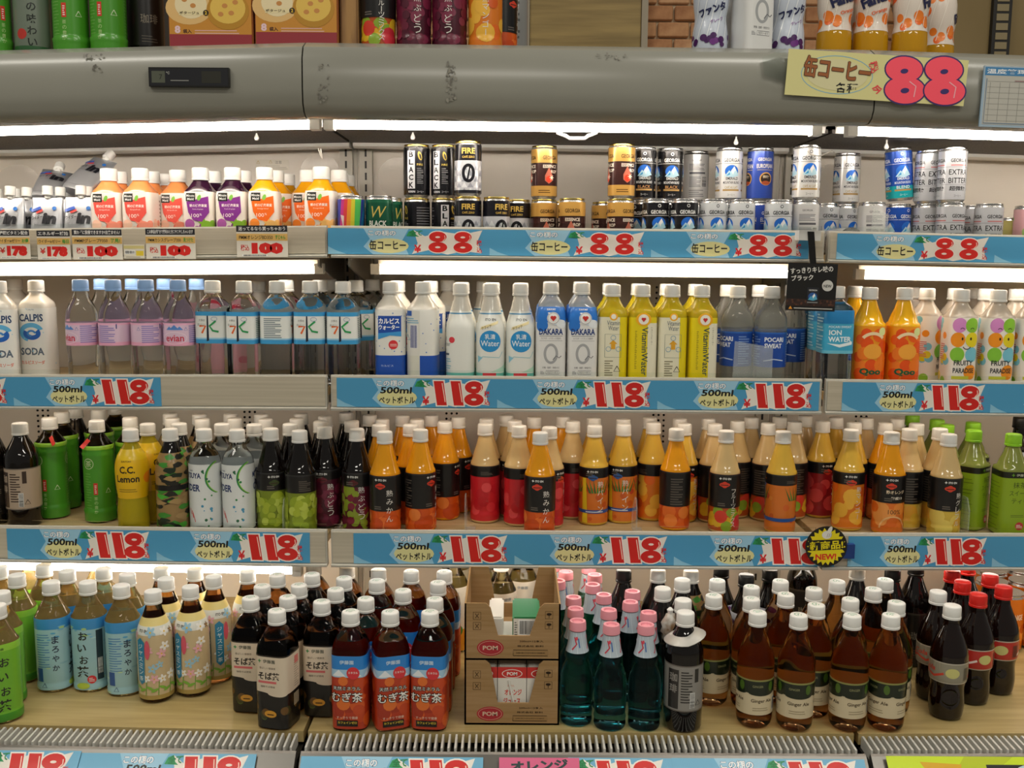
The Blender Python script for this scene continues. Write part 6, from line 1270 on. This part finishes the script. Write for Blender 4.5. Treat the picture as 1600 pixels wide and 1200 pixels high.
def a_yel(a, w, h):
    a.rect(-w / 2, -h / 2, w / 2, h / 2, 'c8e01c'); a.poly([(-w * .02, h / 2), (w * .28, h / 2), (w * .1, h * .0), (-w * .1, h * .1)], 'b8c81a'); a.rect(w * .1, -h / 2, w / 2, h * .3, '1a1a1c'); a.ell(w * .36, -h * .1, w * .12, h * .4, 'b8ccd8', 24); a.ell(-w * .2, -h * .3, w * .1, h * .3, '22260a', 20); a.poly([(-w * .3, h * .36), (-w * .05, h * .3), (-w * .06, h * .1), (-w * .28, h * .2)], 'd8a81a')
tilt_sheet('price_card', 1385, 1640, 66, .0014, 'c8e01c', a_yel, 'fluorescent yellow green card on the bottom right rail', 'price card', 1.5295)
for px, w_, lb in ((567, 44, 'small yellow barcode tag on bottom rail, left of two'), (632, 50, 'small yellow barcode tag on bottom rail, right of two')):
    tilt_sheet('price_tag', px - w_ / 2, px + w_ / 2, 22, -.013, 'e0cf6a', lambda a, w, h: (a.rect(-w / 2, -h / 2, w / 2, h / 2, 'e2d9a0'), a.rect(-w / 2, h * .2, w / 2, h / 2, 'd8c24a'), a.bars(-w * .4, -h * .4, w * .2, h * .1)), lb, 'price tag', 1.5425)
# warning sticker on the back panel
def a_warn(a, w, h):
    a.rect(-w / 2, -h / 2, w / 2, h / 2, 'ddd8ca'); a.tri(-w * .42, h * .2, 4, 'b89a3a'); a.tri(-w * .05, h * .25, 4, 'b89a3a'); a.text('注意', w * .18, h * .24, h * .3, '6a665c', w * .2, .0); a.fine(-w * .2, -h * .4, w * .45, h * .02, 3, 'a8a294', 1)
sheet('sticker', 399, 452, 249, 266, 2.278, a_warn, 'pale warning sticker on the back wall above the juice bottles', 'sticker')
# clear round suction discs on the back panel
for px, py, rad_, lb in ((500, 272, .045, 'clear round disc on back wall behind the orange juice'), (622, 278, .045, 'clear round disc on back wall behind the black cans'), (1296, 292, .05, 'clear round disc on back wall between the white coffee cans'), (30, 296, .055, 'clear round disc on back wall behind the jelly pouches')):
    x, z = at(px, py, 2.26); mb = MB().rev([(0, rad_), (.0016, rad_)], 32); mb.v = [(x_, z_, y_) for x_, y_, z_ in mb.v]
    o = put('clear_disc', mb.mesh('clear_disc', mat('clear_disc', 'ece8e2', .1, alpha=.16)), None, (x, 2.259, z)); o['label'] = lb; o['category'] = 'disc'; o['group'] = 'clear discs hung at the back'
# wires and hooks
for pts, lb in ((((1262, 236), (1268, 242), (1282, 244), (1300, 236), (1304, 238)), 'white wire hook above the white coffee can'), (((497, 232), (500, 240), (503, 248), (501, 232)), 'thin wire hook hanging above the orange juice bottles')):
    P = [at(px, py, 1.945) for px, py in pts]; mb = MB().tube([(x, 1.945, z) for x, z in P], .0012, 6); o = put('wire_hook', mb.mesh('wire_hook', mat('wire', 'b0aca4', .4, .4), True)); o['label'] = lb; o['category'] = 'hook'
# clear shelf dividers
def divider(px, lev, h, d, label, twist=0):
    D = FRONT[lev] + .022; x, _ = at(px, 600, D); x = max((x + k * .002 for k in range(-18, 19)), key=lambda c: min([abs(c - q['x']) - KINDS[q['k']]['rad'] for q in ITEMS if q['shelf'] == lev and q['y'] < D + d + .035] + [.004]) - abs(c - x) * .05); z = DECK[lev] + sag(x, DECK[lev]) + .0003
    pr = [(0, 0), (0, h * .72), (.012, h), (.03, h), (d, h * .5), (d, 0)]
    vs = [(e, y, q) for e in (-.0012, .0012) for y, q in pr]; n = len(pr); mb = MB().add(vs, [tuple(range(n)), tuple(range(2 * n - 1, n - 1, -1))] + [(i, (i + 1) % n, (i + 1) % n + n, i + n) for i in range(n)])
    mb.box(-.0012, .018, .0, d, 0, .0015)
    o = put('shelf_divider', mb.mesh('shelf_divider', mat('clear_divider', 'e4eae6', .06, alpha=.2)), None, (x, D, z), (0, 0, R_(twist))); o['label'] = label; o['category'] = 'divider'; o['group'] = 'clear shelf dividers'
divider(727, 'three', .08, .07, 'clear divider beside the straw coloured red juice bottles'); divider(1000, 'three', .075, .07, 'clear divider between pineapple and mango juice'); divider(416, 'three', .07, .06, 'clear divider between the cider and the grape bottles'); divider(1527, 'three', .08, .06, 'clear divider beside the front matcha bottle')
def front_plate(px0, px1, py0, py1, lev, label):
    D = FRONT[lev] + .0215; xa, za = at(px0, py0, D); xb, zb = at(px1, py1, D); z = DECK[lev] + sag(xa, DECK[lev]) + .0008
    o = put('shelf_divider', MB().slab([(xa, z), (xb, z), (xb, za - .008), (xb - .004, za - .011), (xa + .003, za)], D, D + .0014).shift(-xa, -D, -z).mesh('shelf_divider', mat('frosted_divider', 'cfd6d2', .25, alpha=.24)), None, (xa, D, z)); o['label'] = label; o['category'] = 'divider'; o['group'] = 'clear shelf dividers'
front_plate(1146, 1206, 533, 590, 'two', 'frosted plastic plate in front of royal blue labelled bottles'); front_plate(1362, 1387, 325, 360, 'one', 'frosted plastic plate below the tilted blue can')
# bag hanging on the first dark bottle and the neck card of the black coffee
q = [q for q in ITEMS if q['k'] == 'black_coffee'][0]; mb = MB(); H = KINDS['black_coffee']['H']
zz = q['ob'].location.z + H - .033; mb.rev([(0, .012), (.0012, .0122), (-.004, .026), (-.012, .036), (-.013, .0358), (-.005, .0255), (0, .012)], 20, False, False)
mb.v = [(x * 1.0, y, z + (.010 if x > 0 else -.003) * abs(x) / .03) for x, y, z in mb.v]
put('neck_card', mb.shift(0, 0, H - .036).mesh('neck_card', mat('neck_card', 'b4b2ac', .35, .3), True), q['ob'])
def gift(x, y, z, s_, label, cols, seed):
    b = bmesh.new(); bmesh.ops.create_icosphere(b, subdivisions=3, radius=1); rn = random.Random(seed); ph = [rn.uniform(0, 6) for _ in range(6)]
    for v in b.verts:
        n = v.co.copy(); f = 1 + .12 * math.sin(9 * n.x + ph[0]) * math.sin(7 * n.z + ph[1]) + .08 * math.sin(15 * n.z + ph[2] + 6 * n.x); v.co = Vector((n.x * s_[0] * f, n.y * s_[1] * f, n.z * s_[2] * f))
    me = bpy.data.meshes.new('gift_pouch'); b.to_mesh(me); b.free(); me.materials.append(noisy('gift_' + str(seed), cols[0], cols[1], (60, 60, 60), .15, 3, .3)); me.polygons.foreach_set('use_smooth', [True] * len(me.polygons))
    o = put('gift_pouch', me, None, (x, y, z)); o['label'] = label; o['category'] = 'pouch'
    put('tie', MB().rev([(s_[2] * .9, .004), (s_[2] * 1.15, .006), (s_[2] * 1.3, .002)], 10).mesh('tie', CAPW, True), o)
q = [q for q in ITEMS if q['k'] == 'coffee'][0]
0 and gift(q['x'] + .045, q['y'] + .036, DECK['three'] + .16, (.02, .012, .03), 'crinkled white and green gift pouch beside the coffee bottle', ('d8dcd8', '5a9a4a'), 3)
q = [q for q in ITEMS if q['note'] == 'beside the dangling bag'][0]
gift(q['x'] + .004, q['y'] - .066, q['ob'].location.z + .155, (.016, .010, .028), 'small printed gift pouch dangling near the black coffee bottle', ('c8c4bc', '8a6a4a'), 7)

# red hanging tags on the necks of the two front ridged green tea bottles
gt = sorted([q for q in ITEMS if q['k'] == 'green_ridge' and q['shelf'] == 'three'], key=lambda q: q['y'])[:4]
for q in [q for q in gt if abs(q['px'] - 73) < 3 or abs(q['px'] - 156) < 3]:
    s_ = 1 if q['px'] < 100 else -1
    mb = MB().slab([(-.004, -.011), (.004, -.011), (.004, .011), (-.004, .011)], -.0006, .0006)
    put('neck_tag', mb.mesh('neck_tag', mat('tag_red', 'e0382e', .35)), q['ob'], (s_ * .018, -.026, .163), (R_(-30), R_(-40 * s_), 0), label='small red tag hanging on the shoulder')
